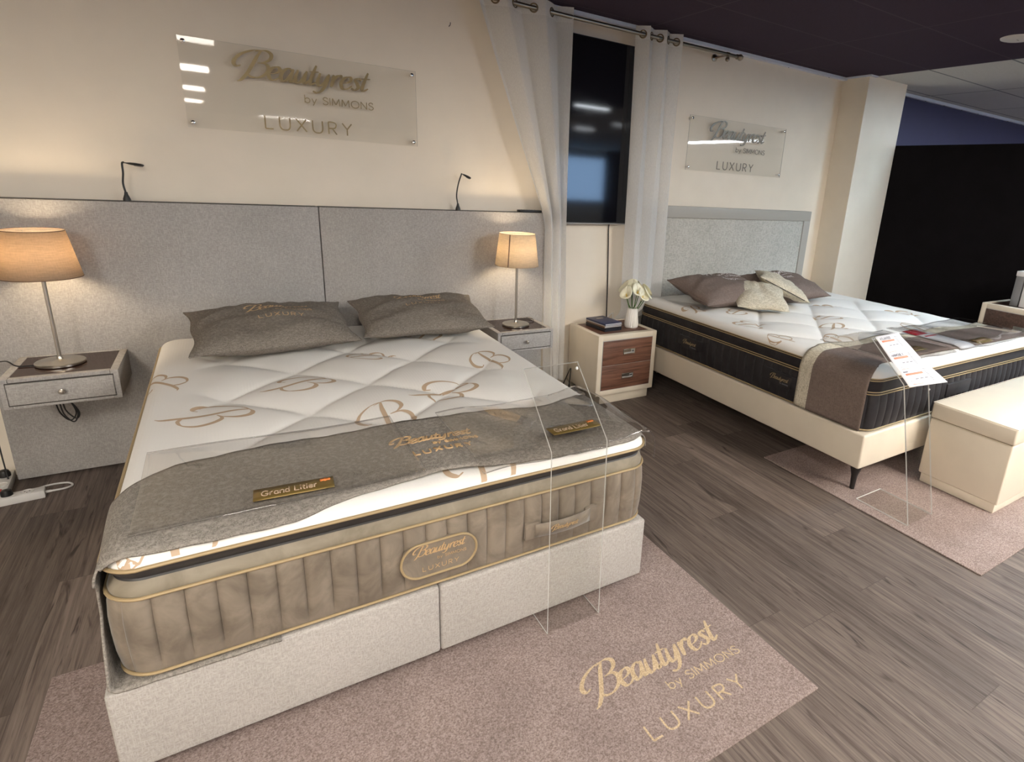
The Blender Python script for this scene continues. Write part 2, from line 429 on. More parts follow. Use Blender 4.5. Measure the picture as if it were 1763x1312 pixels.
plain('paper', (.62, .61, .63), .6)
plain('print_grey', (.22, .22, .25), .7)
plain('print_pale', (.50, .51, .55), .7)
plain('print_orange', (.80, .28, .18), .7)
plain('print_red', (.50, .012, .03), .5)
plain('navy_cover', (.012, .022, .085), .35)
plain('black_cover', (.012, .012, .018), .4)
plain('brown_cover', (.16, .09, .055), .5)
plain('grey_cover', (.35, .34, .33), .5)
plain('gold_plate', (.22, .15, .045), .35, .5)
plain('orange_star', (.75, .22, .05), .5)
plain('black_leg', (.012, .010, .010), .5)
plain('brochure_grey', (.16, .16, .165), .4)
plain('chrome', (.8, .8, .8), .12, 1.0)
def wood(name, a, b, axis=0, rough=.45):
    m, t, p = nt(name)
    sc_ = [60, 60, 60]; sc_[axis] = 3.5
    n = noise(t, ocoords(t, tuple(sc_)), 1, 4, .6, .8)
    t.links.new(mixc(t, ramp(t, n, .35, .65), a, b), p.inputs['Base Color']); p.inputs['Roughness'].default_value = rough
wood('walnut', (.085, .036, .022), (.21, .10, .065), 0)
wood('walnut_deep', (.045, .024, .018), (.10, .058, .042), 1)
def sheet_mat(name, tint=(.96, .97, .97), ior=1.45, rough=.03, boost=1.0):
    m = bpy.data.materials.new(name); m.use_nodes = True; t = m.node_tree; t.nodes.clear(); MATS[name] = m
    o = N(t, 'ShaderNodeOutputMaterial'); a = N(t, 'ShaderNodeBsdfTransparent'); a.inputs[0].default_value = tint + (1,)
    g = N(t, 'ShaderNodeBsdfGlossy'); g.inputs['Roughness'].default_value = rough; g.inputs[0].default_value = (1, 1, 1, 1)
    gm = N(t, 'ShaderNodeNewGeometry'); dt = N(t, 'ShaderNodeVectorMath', operation='DOT_PRODUCT')
    t.links.new(gm.outputs['Incoming'], dt.inputs[0]); t.links.new(gm.outputs['Normal'], dt.inputs[1])
    cs = mth(t, 'SUBTRACT', 1.0, mth(t, 'ABSOLUTE', dt.outputs[1])); f0 = ((ior - 1) / (ior + 1)) ** 2
    mx = N(t, 'ShaderNodeMixShader'); f = mth(t, 'MULTIPLY', mth(t, 'ADD', mth(t, 'MULTIPLY', mth(t, 'POWER', cs, 5.0), 1 - f0), f0), boost)
    t.links.new(f, mx.inputs[0]); t.links.new(a.outputs[0], mx.inputs[1]); t.links.new(g.outputs[0], mx.inputs[2]); t.links.new(mx.outputs[0], o.inputs[0])
    return m
sheet_mat('clear_acrylic', (.97, .97, .965), boost=.42)
sheet_mat('clear_vinyl', (.975, .97, .965), 1.45, .04, .8)
def edge_mat(name, col, tr):
    m = bpy.data.materials.new(name); m.use_nodes = True; t = m.node_tree; t.nodes.clear(); MATS[name] = m
    o = N(t, 'ShaderNodeOutputMaterial'); a = N(t, 'ShaderNodeBsdfTransparent'); d = N(t, 'ShaderNodeBsdfDiffuse'); d.inputs[0].default_value = col + (1,)
    g = N(t, 'ShaderNodeBsdfGlossy'); g.inputs['Roughness'].default_value = .15
    m1 = N(t, 'ShaderNodeMixShader', i0=.25); t.links.new(d.outputs[0], m1.inputs[1]); t.links.new(g.outputs[0], m1.inputs[2])
    mx = N(t, 'ShaderNodeMixShader', i0=tr); t.links.new(m1.outputs[0], mx.inputs[1]); t.links.new(a.outputs[0], mx.inputs[2]); t.links.new(mx.outputs[0], o.inputs[0])
edge_mat('acrylic_edge', (.95, .97, .95), .05)
edge_mat('sign_edge', (.45, .42, .36), .55)
edge_mat('vinyl_edge', (.12, .11, .10), .4)
def sheer(name, opaque):
    m = bpy.data.materials.new(name); m.use_nodes = True; t = m.node_tree; t.nodes.clear(); MATS[name] = m
    o = N(t, 'ShaderNodeOutputMaterial'); a = N(t, 'ShaderNodeBsdfTransparent'); d = N(t, 'ShaderNodeBsdfDiffuse'); tl = N(t, 'ShaderNodeBsdfTranslucent')
    n = noise(t, ocoords(t, (500, 500, 60)), 1, 2)
    c = mixc(t, ramp(t, n, .3, .7), (.80, .80, .80), (.92, .92, .91)); t.links.new(c, d.inputs[0]); t.links.new(c, tl.inputs[0])
    m1 = N(t, 'ShaderNodeMixShader', i0=.42); t.links.new(d.outputs[0], m1.inputs[1]); t.links.new(tl.outputs[0], m1.inputs[2])
    mx = N(t, 'ShaderNodeMixShader', i0=opaque); t.links.new(a.outputs[0], mx.inputs[1]); t.links.new(m1.outputs[0], mx.inputs[2]); t.links.new(mx.outputs[0], o.inputs[0])
sheer('sheer_voile', .84); sheer('sheer_hem', .93)
def shade_mat(name, col, tcol):
    m = bpy.data.materials.new(name); m.use_nodes = True; t = m.node_tree; t.nodes.clear(); MATS[name] = m
    o = N(t, 'ShaderNodeOutputMaterial'); d = N(t, 'ShaderNodeBsdfDiffuse'); tl = N(t, 'ShaderNodeBsdfTranslucent')
    n = noise(t, ocoords(t, (25, 25, 420)), 1, 3); n2 = noise(t, ocoords(t, (300, 300, 30)), 1, 2)
    f = ramp(t, mth(t, 'ADD', n, mth(t, 'MULTIPLY', n2, .5)), .55, .95, .86, 1.08)
    for nd, cc in ((d, col), (tl, tcol)):
        s = N(t, 'ShaderNodeVectorMath', operation='SCALE'); s.inputs[0].default_value = cc; t.links.new(f, s.inputs[3]); t.links.new(s.outputs[0], nd.inputs[0])
    mx = N(t, 'ShaderNodeMixShader', i0=.5); t.links.new(d.outputs[0], mx.inputs[1]); t.links.new(tl.outputs[0], mx.inputs[2]); t.links.new(mx.outputs[0], o.inputs[0])
shade_mat('tan_shade', (.54, .45, .36), (.64, .51, .37))
shade_mat('beige_shade', (.76, .69, .59), (.88, .76, .59))
def emis(name, col, s):
    m = bpy.data.materials.new(name); m.use_nodes = True; t = m.node_tree; t.nodes.clear(); MATS[name] = m
    o = N(t, 'ShaderNodeOutputMaterial'); e = N(t, 'ShaderNodeEmission'); e.inputs[0].default_value = col + (1,); e.inputs[1].default_value = s
    t.links.new(e.outputs[0], o.inputs[0])
emis('panel_light', (1, .93, .84), 26 * LIGHT_K)
emis('panel_light_soft', (1, .93, .84), 8 * LIGHT_K)
emis('panel_light_cool', (.86, .93, 1), 17 * LIGHT_K)
emis('fill_panel_blue', (.62, .82, 1), 22 * LIGHT_K)  # blue emission of an added fill panel, stands in for daylight
emis('bulb_glow', (1, .78, .5), 30 * WARM_K)
def screen_mat():
    m, t, p = nt('screen_glass')
    p.inputs['Base Color'].default_value = (.004, .004, .006, 1); p.inputs['Roughness'].default_value = .06
    p.inputs['Specular IOR Level'].default_value = .6
screen_mat()

# ------------------------------------------------------------------ room shell
CZ = 2.629
X0, X1, Y1 = -3.2, 12.0, -14.0
XC = 4.57
mb = MB(); mb.box(X0 - .1, X1 + .1, Y1 - .1, .1, -.1, 0); struct(mb.build('floor', 'wood_floor', smooth=False))
mb = MB()
mb.box(X0 - .1, XC, Y1 - .1, .1, CZ, CZ + .08, mat=0); mb.box(XC, X1 + .1, Y1 - .1, .1, CZ, CZ + .08, mat=1)
struct(mb.build('ceiling', ['dark_ceiling', 'white_ceiling'], smooth=False))
mb = MB(); mb.box(X0, 4.8, 0, .1, 0, CZ, mat=0); mb.box(4.8, X1, 0, .1, 0, CZ, mat=1)
struct(mb.build('wall_back', ['cream_paint', 'navy_paint'], smooth=False))
mb = MB(); mb.box(X0 - .1, X0, Y1, .1, 0, CZ); struct(mb.build('wall_left', 'cream_paint', smooth=False))
mb = MB(); mb.box(X1, X1 + .1, Y1, .1, 0, CZ); struct(mb.build('wall_right', 'cream_paint', smooth=False))
WX0, WX1, WZ0, WZ1 = 6.8, 11.0, 0.9, 2.4
mb = MB(); mb.box(X0, WX0, Y1 - .1, Y1, 0, CZ); mb.box(WX1, X1, Y1 - .1, Y1, 0, CZ)
mb.box(WX0, WX1, Y1 - .1, Y1, 0, WZ0); mb.box(WX0, WX1, Y1 - .1, Y1, WZ1, CZ)
struct(mb.build('wall_front', 'cream_paint', smooth=False))
mb = MB()
for a in (WX0, WX0 + 1.1, WX0 + 2.25, WX1 - .05): mb.box(a, a + .05, Y1 - .08, Y1 + .01, WZ0, WZ1, .004)
for a in (WZ0, WZ1 - .05): mb.box(WX0, WX1, Y1 - .08, Y1 + .01, a, a + .05, .004)
wn_ = struct(mb.build('window_1', 'trim_white'))
mb = MB(); mb.box(WX0 + .03, WX1 - .03, Y1 - .05, Y1 - .044, WZ0 + .03, WZ1 - .03); mb.build('pane', 'clear_acrylic', wn_, smooth=False)
mb = MB(); mb.box(4.484, 5.085, -.271, 0, 0, CZ, .003); struct(mb.build('wall_column', 'column_paint', smooth=False))
mb = MB(); mb.box(5.088, 5.15, -5.0, -.002, 0, 2.085, .003); struct(mb.build('wall_partition', 'black_board', smooth=False))
# ceiling edge profile with rivets
mb = MB()
mb.box(X0, 4.484, -.045, 0, CZ - .024, CZ, .002); mb.box(4.484, XC, -.299, -.271, CZ - .012, CZ, .002)
mb.box(4.458, 4.484, -.299, -.0, CZ - .014, CZ, .002)
for k in range(14):
    mb.lathe([(.004, -.003), (.004, 0)], (X0 + .3 + k * .55, -.020, CZ - .0262), 8, 1)
struct(mb.build('trim_1', ['trim_white', 'dark_rivet'], smooth=False))
mb = MB(); mb.box(5.085, X1, -.035, 0, CZ - .03, CZ, .002)
for k in range(16): mb.lathe([(.006, -.003), (.006, 0)], (5.5 + k * .38, -.022, CZ - .0302), 8, 1)
struct(mb.build('trim_2', ['trim_white', 'dark_rivet'], smooth=False))

# ------------------------------------------------------------------ ceiling lights (behind and beside the viewer), added fill panels, and speaker
def ceiling_panel(x, y, lx, ly, label, mat='panel_light'):
    t = thing('ceiling_light', label, 'light', (x, y, CZ), group=None)
    m = MB(); m.box(-lx / 2, lx / 2, -ly / 2, -ly / 2 + .012, -.02, 0, .002); m.box(-lx / 2, lx / 2, ly / 2 - .012, ly / 2, -.02, 0, .002)
    m.box(-lx / 2, -lx / 2 + .012, -ly / 2, ly / 2, -.02, 0, .002); m.box(lx / 2 - .012, lx / 2, -ly / 2, ly / 2, -.02, 0, .002)
    m.build('frame', 'white_plastic', t)
    m = MB(); m.box(-lx / 2 + .012, lx / 2 - .012, -ly / 2 + .012, ly / 2 - .012, -.012, -.002); m.build('diffuser', mat, t, smooth=False)
    return t
for x, y, lx, ly, lb, mt in (
        (-.52, -3.35, .32, .60, 'white ceiling light panel right above the viewer', 'panel_light_soft'),
        (-.58, -5.62, .32, .60, 'second ceiling light panel behind the viewer', 'panel_light'),
        (-.66, -8.25, .34, .60, 'third ceiling light panel behind the viewer', 'panel_light'),
        (-.74, -10.8, .36, .60, 'farthest ceiling light panel of the row behind the viewer', 'panel_light'),
        (4.22, -4.1, .62, .13, 'ceiling light panel mirrored high in the black screen', 'panel_light_cool'),
        (5.98, -7.25, .5, .14, 'ceiling light panel mirrored at the left edge of the screen', 'panel_light_cool'),
        (5.95, -5.8, .5, .10, 'ceiling light panel mirrored near the right of the screen', 'panel_light_cool'),
        (9.12, -6.55, .55, 2.6, 'long ceiling light panel mirrored in the right sign', 'panel_light_cool'),
        (1.1, -13.3, 1.2, .3, 'ceiling light panel at the far end of the shop', 'panel_light'),
        (2.9, -3.45, .6, .6, 'unseen square fill light panel added in front of the right bed', 'panel_light_soft'),  # added fill, brightens the right bed
        (5.25, -2.6, .6, .6, 'unseen bluish fill panel added in the white ceiling right of the right bed', 'fill_panel_blue'),  # added bluish fill for the column and right bed, no known fixture
        (-2.3, -4.3, .6, .6, 'unseen square fill light panel added nearest the left wall behind the viewer', 'panel_light'),  # added fill, lifts the back wall from the left
        (-2.3, -7.2, .6, .6, 'unseen square fill light panel added by the left wall farther back', 'panel_light'),  # another added fill for the back wall, out of view
        (3.4, -5.7, .6, .6, 'unseen square fill light panel added far behind the rugs', 'panel_light'),  # unseen fill added to light the back wall from afar
        (3.7, -7.4, .6, .6, 'unseen square fill light panel added farthest behind the rugs', 'panel_light'),  # added behind the previous one, more fill on the back wall
        (2.75, -4.6, .6, .6, 'unseen square fill light panel added right of the viewer', 'panel_light'),  # extra fill added because the room was too dim
        (7.6, -2.6, 1.15, .55, 'unseen cool fill light panel added over the area behind the black partition', 'panel_light_cool')):  # added for cool light in the white ceiling zone, unseen
    ceiling_panel(x, y, lx, ly, lb, mt)
t = thing('ceiling_speaker', 'round white disc on the dark ceiling at top right', 'speaker', (3.97, -1.64, CZ))
m = MB(); m.lathe([(.0, -.012), (.07, -.012), (.085, -.010)], n=40); m.lathe([(.085, -.010), (.098, -.006), (.10, 0)], n=40); m.build('grille', 'white_plastic', t)
m = MB(); m.box(-.012, .012, -.002, .002, -.015, -.011, .001); m.build('badge', 'grey_cover', t)

# ------------------------------------------------------------------ rugs
def rug(x0, x1, y0, y1, label, text=False):
    m = MB(); m.box(x0, x1, y0, y1, 0, .008, .003)
    if text:
        c = V((.615, -2.565, 0)); sk = .94
        def pl(u, v, t): return (c.x + u, c.y + v, .0086 + t)
        logo(m, pl, sk, 1, b1=.13, b2=.13)
    o = m.build('rug', ['rug_pile', 'rug_print'], smooth=False)
    setorigin(o, ((x0 + x1) / 2, (y0 + y1) / 2, 0)); return tag(o, label, 'rug')
rug(-1.064, 1.021, -2.8455, -1.62, 'pinkish brown rug with gold lettering under the foot of the left bed', True)
rug(2.176, 4.45, -2.83, -1.58, 'plain pinkish brown rug under the foot of the right bed')

# ------------------------------------------------------------------ headboards
HB = .1; HZ = 1.345
t = thing('headboard', 'wide grey woven fabric headboard in two panels behind the left bed', 'headboard', (-.03, -.05, 0))
for a, b in ((-1.44, -.0265), (-.0225, 1.385)):
    m = MB(); m.box(a, b, -HB, -.005, .012, HZ, .006); m.build('panel', 'headboard_cloth', t, local=False)
m = MB(); m.tube([(-1.43, -HB + .004, HZ + .0005), (1.38, -HB + .004, HZ + .0005)], .0022, 6); m.build('seam', 'seam_dark', t, local=False)
t = thing('headboard', 'pale grey framed headboard with fabric centre behind the right bed', 'headboard', (3.22, -.04, 0))
hx0, hx1, hz = 2.19, 4.235, 1.425
m = MB()
m.box(hx0, hx1, -.08, -.002, hz - .09, hz, .004); m.box(hx0, hx0 + .09, -.08, -.002, 0, hz - .09, .004); m.box(hx1 - .09, hx1, -.08, -.002, 0, hz - .09, .004)
m.build('frame', 'grey_lacquer', t, local=False)
m = MB(); m.box(hx0 + .09, hx1 - .09, -.072, -.004, .05, hz - .09, .008); m.build('cushioned_centre', 'headboard_cloth_pale', t, local=False)

# ------------------------------------------------------------------ left bed: two box bases
def box_base(x0, x1, label, foot_sides):
    t = thing('box_base', label, 'bed base', ((x0 + x1) / 2, -1.13, 0), group='upholstered box bases side by side under the left bed')
    m = MB(); m.box(x0, x1, -2.156, -.102, .065, .316, .010, seg=3); m.build('upholstered_box', 'base_cloth', t, local=False)
    for (fx, fy) in ((x0 + .16, -2.06), (x1 - .13, -2.06), (x0 + .16, -.3), (x1 - .13, -.3)):
        z = .0085 if fy < -1.6 and -1.064 < fx < 1.02 else 0
        m = MB(); m.box(fx - .06, fx + .06, fy - .035, fy + .035, z, .065, .004); m.build('foot', 'black_leg', t, local=False)
    return t
box_base(-.835, -.0225, 'left half of the pale grey fabric box base under the left bed', 0)
box_base(-.0205, .792, 'right half of the pale grey fabric box base under the left bed', 0)

# ------------------------------------------------------------------ mattress maker
def rr_path(cx, cy, hw, hl, r, step=.005):
    """rounded rectangle, list of (x, y, nx, ny, s)"""
    segs = []; out = []
    def line(a, b, n):
        L = (V(b) - V(a)).length; k = max(1, int(L / step))
        for i in range(k): p = V(a).lerp(V(b), i / k); out.append((p.x, p.y, n[0], n[1]))
    def arc(c, a0):
        k = max(6, int(r * PI / 2 / step))
        for i in range(k):
            a = a0 + PI / 2 * i / k; out.append((c[0] + r * math.cos(a), c[1] + r * math.sin(a), math.cos(a), math.sin(a)))
    x0, x1, y0, y1 = cx - hw, cx + hw, cy - hl, cy + hl
    line((x0 + r, y0), (x1 - r, y0), (0, -1)); arc((x1 - r, y0 + r), -PI / 2)
    line((x1, y0 + r), (x1, y1 - r), (1, 0)); arc((x1 - r, y1 - r), 0)
    line((x1 - r, y1), (x0 + r, y1), (0, 1)); arc((x0 + r, y1 - r), PI / 2)
    line((x0, y1 - r), (x0, y0 + r), (-1, 0)); arc((x0 + r, y0 + r), PI)
    s = 0; res = []
    for i, p in enumerate(out):
        res.append(p + (s,)); q = out[(i + 1) % len(out)]; s += math.hypot(q[0] - p[0], q[1] - p[1])
    return res, s
def band(mb, path, total, prof, mat=0, pitch=0, amp=0.0):
    """prof: list of (outset, z, rib weight)"""
    nb = round(total / pitch) if pitch else 0; vs = []
    if nb:      # even samples so that each stitched groove falls on one
        n_ = nb * 12; out = []; j = 0; ext = path + [path[0][:4] + (total,)]
        for i in range(n_):
            q = total * i / n_
            while ext[j + 1][4] < q: j += 1
            a, b = ext[j], ext[j + 1]; f_ = (q - a[4]) / max(b[4] - a[4], 1e-9)
            out.append(tuple(a[k] + (b[k] - a[k]) * f_ for k in range(4)) + (q,))
        path = out
    L = len(path)
    for o, z, wgt in prof:
        for (x, y, nx, ny, s) in path:
            d = o
            if nb: d += amp * wgt * (abs(math.sin(PI * nb * s / total)) ** .40 - 1)
            vs.append((x + nx * d, y + ny * d, z))
    fs = []
    for i in range(len(prof) - 1):
        for k in range(L): fs.append((i * L + k, i * L + (k + 1) % L, (i + 1) * L + (k + 1) % L, (i + 1) * L + k))
    mb.add(vs, fs, mat)
def piping(mb, path, o, z, r, mat=0, wob=0.0):
    mb.tube([(x + nx * o, y + ny * o, z + wob * (math.sin(s * 3.1) + .6 * math.sin(s * 7.7 + 1))) for (x, y, nx, ny, s) in path[::3]], r, 8, True, mat)

class Mattress:
    def __init__(s, cx, cy, hw, hl, r, z_edge, z_top, e, A, tx, ty, px, py, m0, m1):
        s.__dict__.update(locals())
    def top(s, x, y):
        dx = max(abs(x - s.cx) - (s.hw - s.r), 0); dy = max(abs(y - s.cy) - (s.hl - s.r), 0)
        ins = min(s.hw - s.r - abs(x - s.cx), s.hl - s.r - abs(y - s.cy), 0) if (dx or dy) else min(s.hw - s.r - abs(x - s.cx), s.hl - s.r - abs(y - s.cy))
        d = s.r - math.hypot(dx, dy) if (dx or dy) else s.r + ins
        d = max(d, 0)
        if d < s.e: q = 1 - d / s.e; zb = s.z_edge + (s.z_top - s.z_edge) * math.sqrt(max(0, 1 - q ** 2.3))
        else: zb = s.z_top
        u = (x - s.tx) / s.px + (y - s.ty) / s.py; v = (x - s.tx) / s.px - (y - s.ty) / s.py
        P = (abs(math.sin(PI * u)) * abs(math.sin(PI * v))) ** .38
        mk = smooth01((d - s.m0) / (s.m1 - s.m0))
        wr = .0015 * math.sin(31 * x + 9 * y) * math.sin(23 * y - 5 * x)
        return zb + s.A * (mk * P + (1 - mk) * .8 - 1) * smooth01(d / s.e) + wr * smooth01(d / .04)
    def build(s, mb, mat=0):
        def axis(c, h):
            n = int(2 * (h - s.e) / .0125); core = lin(c - h + s.e, c + h - s.e, n)
            k = 9; edge = [s.e * (1 - math.cos(PI / 2 * i / k)) for i in range(k)]
            return [c - h + q for q in edge] + core + [c + h - q for q in edge[::-1]]
        def fn(x, y):
            qx = max(abs(x - s.cx) - (s.hw - s.r), 0); qy = max(abs(y - s.cy) - (s.hl - s.r), 0)
            L = math.hypot(qx, qy)
            if qx > 0 and qy > 0 and L > s.r:
                x = s.cx + math.copysign(s.hw - s.r + qx * s.r / L, x - s.cx); y = s.cy + math.copysign(s.hl - s.r + qy * s.r / L, y - s.cy)
            return (x, y, s.top(x, y))
        mb.grid(fn, axis(s.cx, s.hw), axis(s.cy, s.hl), mat)

M1 = Mattress(-.005, -1.132, .797, 1.016, .085, .632, .676, .075, .036, -.008, -.606, .53, .52, .11, .30)
t = thing('mattress', 'white quilted mattress with taupe velvet sides and gold piping on the left bed', 'mattress', (-.005, -1.128, .318))
path, tot = rr_path(M1.cx, M1.cy, M1.hw, M1.hl, M1.r)
m = MB(); band(m, path, tot, [(-.03, .3215, 0), (-.004, .326, 0), (.004, .345, .5), (.010, .39, 1), (.012, .44, 1), (.012, .49, 1), (.008, .535, 1), (.0, .556, .4)], 0, .066, .013)
o = m.build('side_border', 'taupe_velvet', t, local=False)
m = MB(); band(m, path, tot, [(.0, .556, 0), (.001, .567, 0), (-.004, .581, 0), (-.014, .593, 0)], 0); m.build('gusset', 'dark_gusset', t, local=False)
m = MB(); band(m, path, tot, [(-.014, .5925, 0), (-.018, .597, 0), (-.010, .606, 1), (-.004, .620, 1), (-.002, .636, 0)], 0, .23, .006); m.build('recess', 'recess_black', t, local=False)
for z, o_, r_, wb in ((.334, .003, .0042, 0), (.556, .005, .0046, .001), (.634, .004, .0052, .0018)):
    m = MB(); piping(m, path, o_, z, r_, 0, wb); m.build('piping', 'gold_piping', t, local=False)
# top panel with its printed letters
m = MB(); M1.build(m, 0)
def onM(Mt, cx, cy, ang, up=.0012):
    ca, sa = math.cos(ang), math.sin(ang)
    def pl(u, v, th):
        x = cx + u * ca - v * sa; y = cy + u * sa + v * ca
        x = min(max(x, Mt.cx - Mt.hw + .002), Mt.cx + Mt.hw - .002); y = min(max(y, Mt.cy - Mt.hl + .002), Mt.cy + Mt.hl - .002)
        return (x, y, Mt.top(x, y) + up + th)
    return pl
for cx_, cy_, a_, s_ in ((-.60, -1.30, -1.25, .105), (-.28, -1.08, -.9, .10), (-.03, -1.57, .25, .105), (.25, -1.37, -1.0, .105),
                         (.60, -1.05, .45, .10), (.08, -.77, 1.9, .08), (-.755, -.86, .9, .09), (.45, -.45, 2.4, .09), (-.66, -2.10, .4, .10), (.14, -2.09, .1, .11)):
    bmark(m, onM(M1, cx_, cy_, a_), s_, 1, wt=.2)
m.build('quilted_top', ['white_ticking', 'tan_print'], t, local=False, angle=60)
# oval badge and handle on the front
yb = M1.cy - M1.hl - .012
bd = MB(); n_ = 40
def stad(cx_, cz_, hw, hh, off, shear):
    pts = []
    for k in range(n_):
        a = 2 * PI * k / n_; c_, s_ = math.cos(a), math.sin(a)
        pts.append((cx_ + (hw - hh) * (1 if c_ > 0 else -1) + hh * c_ , yb - off, cz_ + hh * s_))
    return pts
P = stad(-.022, .438, .117, .058, .006, 0)
bd.add(P + [(q[0], yb + .01, q[2]) for q in P], [tuple(range(n_))[::-1]] + [(k, (k + 1) % n_, (k + 1) % n_ + n_, k + n_) for k in range(n_)], 0)
bd.tube(P, .004, 8, True, 1)
def plb(u, v, th): return (-.022 + u, yb - .0068 - th, .445 + v)
logo(bd, plb, .27, 2, .0006, b1=.12, b2=.12)
bd.build('badge', ['taupe_velvet', 'gold_piping', 'gold_print'], t, local=False)
hd = MB()
def strap(x0, x1, z0, z1, off): hd.box(x0, x1, yb - off, yb + .008, z0, z1, .004)
strap(.268, .318, .395, .455, .006); strap(.50, .55, .395, .455, .006)
hd.grid(lambda u, v: (.30 + .22 * u, yb - .008 - .014 * math.sin(PI * u), .40 + .05 * v), lin(0, 1, 14), lin(0, 1, 3))
write(hd, 'Beautyrest', lambda a, b, th: (.36 + a, yb - .0235, .418 + b), 0, 0, .009, .1, 'script', mat=1, slant=.25, k=3)
hd.build('handle', ['taupe_velvet', 'gold_print'], t, local=False, solid=.002)

# ------------------------------------------------------------------ throw and clear covers on the left bed
def throw_section(x):  # undulating top height of throw 1
    return .682 + .004 * math.sin(3.1 * x + .5) + .003 * math.sin(9 * x)
sec = []   # (x, z) going from the tucked left end over the top to the right side
sec += [(-.46 - .345 * i / 10, .3185) for i in range(10)]
sec += [(-.806 - .012 * math.sin(PI / 2 * i / 4), .3185 + .02 * (1 - math.cos(PI / 2 * i / 4))) for i in range(5)]
sec += [(-.818 - .006 * math.sin(PI * i / 12), .345 + (.60 - .345) * i / 12) for i in range(1, 12)]
sec += [(-.818 + .073 * (1 - math.cos(PI / 2 * i / 10)), .60 + .079 * math.sin(PI / 2 * i / 10)) for i in range(0, 11)]
nt_ = 60
sec += [(-.745 + 1.485 * i / nt_, None) for i in range(1, nt_)]
sec += [(.74 + .068 * math.sin(PI / 2 * i / 10), .60 + .079 * math.cos(PI / 2 * i / 10)) for i in range(0, 11)]
sec += [(.809, .60 - .10 * i / 5) for i in range(1, 6)]
def yfront(x, z, i):
    if i < 10: return -2.163 + .004 * i / 10
    if i < 15: return -2.158
    if z is not None and z < .60 and x < 0: return interp([.34, .40, .50, .60], [-2.155, -2.125, -2.085, -2.10], z)
    if z is not None and z < .60: return -2.06
    return interp([-.84, -.6, -.4, -.26, -.10, .02, .18, .47, .72, .83], [-2.125, -2.15, -2.148, -2.11, -2.09, -2.085, -2.12, -2.145, -2.14, -2.08], x)
def yback(x, z, i):
    if i < 16: return -1.80
    return interp([-.84, -.75, -.67, -.36, 0, .22, .54, .75, .83], [-1.83, -1.77, -1.70, -1.675, -1.675, -1.70, -1.745, -1.70, -1.70], x)
def fthrow(i, v):
    i = int(round(i)); x, z = sec[i]
    y = yfront(x, z, i) * (1 - v) + yback(x, z, i) * v
    if z is None: z = throw_section(x) + .002 * math.sin(17 * x + 6 * y)
    # follow the rounded front edge of the mattress
    if -.8 < x < .8 and z > .6: z -= .018 * smooth01((-2.075 - y) / .08)
    z += .0012 * math.sin(60 * x + 14 * y)
    if x < -.8 and z > .33: x -= .004 * math.sin(9 * y + 8 * z)
    return (x, y, z)
m = MB(); m.grid(fthrow, list(range(len(sec))), lin(0, 1, 24), 0)
tc = V((.055, -1.895, 0))
def plt(u, v, th):
    x = tc.x + u * .99 + v * -.05; y = tc.y + v * .96 + u * -.06
    return (x, y, throw_section(x) + .002 * math.sin(17 * x + 6 * y) + .0012 * math.sin(60 * x + 14 * y) + .0036 + th)
logo(m, plt, .46, 1, b1=.15, b2=.16)
o = m.build('bed_throw', ['throw_linen', 'gold_print'], solid=.005)
setorigin(o, (0, -1.9, .68)); tag(o, 'brown grey linen throw with gold lettering across the left bed', 'throw')
def vinyl(name, label, fx, us, vv, extra=None):
    m = MB(); m.grid(fx, us, vv, 0)
    o = m.build(name, ['clear_vinyl', 'vinyl_edge'], solid=.0016, rim=1)
    return o, m
def z_c1(x, y):
    return throw_section(x) + .0105 + .0022 * math.sin(8 * x + 11 * y) - .018 * smooth01((-2.075 - y) / .08)
o, _ = vinyl('clear_cover', '', lambda u, v: (u, (-2.085 if u > -.5 else -2.085 - .0) * (1 - v) + interp([-.75, 0], [-1.60, -1.625], u) * v, z_c1(u, (-2.085) * (1 - v) + -1.61 * v)), lin(-.745, -.034, 40), lin(0, 1, 26))
setorigin(o, (-.39, -1.85, .69)); tag(o, 'clear vinyl cover sheet over the left half of the brown throw', 'cover')
def c2pt(u, v):
    # u along width to over the right edge, v from front to back
    L = .12 + .81 * u
    x, z = (L, throw_section(L) + .013)
    if L > .76:
        a = min((L - .76) / .13, 1.0) * PI / 2
        x = .76 + .062 * math.sin(a); z = .606 + .09 * math.cos(a)
        if L > .89: x = .823; z = .606 - (L - .89)
    y = -2.165 + .055 * v * 0 + v * (.5)
    y = (-2.165 + (.03 if L > .6 else 0)) * (1 - v) + interp([.1, .5, .75, 1.05], [-1.675, -1.69, -1.635, -1.62], L) * v
    bulge = .016 * math.sin(PI * v) * smooth01((L - .2) / .2) * (.5 + .5 * math.sin(9 * L + 1)) + .004 * math.sin(22 * L + 13 * y)
    if z > .62: z += max(bulge, -.003)
    if L <= .80: z -= .016 * smooth01((-2.075 - y) / .08)
    return (x, y, z)
o, _ = vinyl('clear_cover', '', c2pt, lin(0, 1, 60), lin(0, 1, 30))
setorigin(o, (.5, -1.9, .69)); tag(o, 'glossy clear vinyl cover draped over the right corner of the left bed', 'cover')
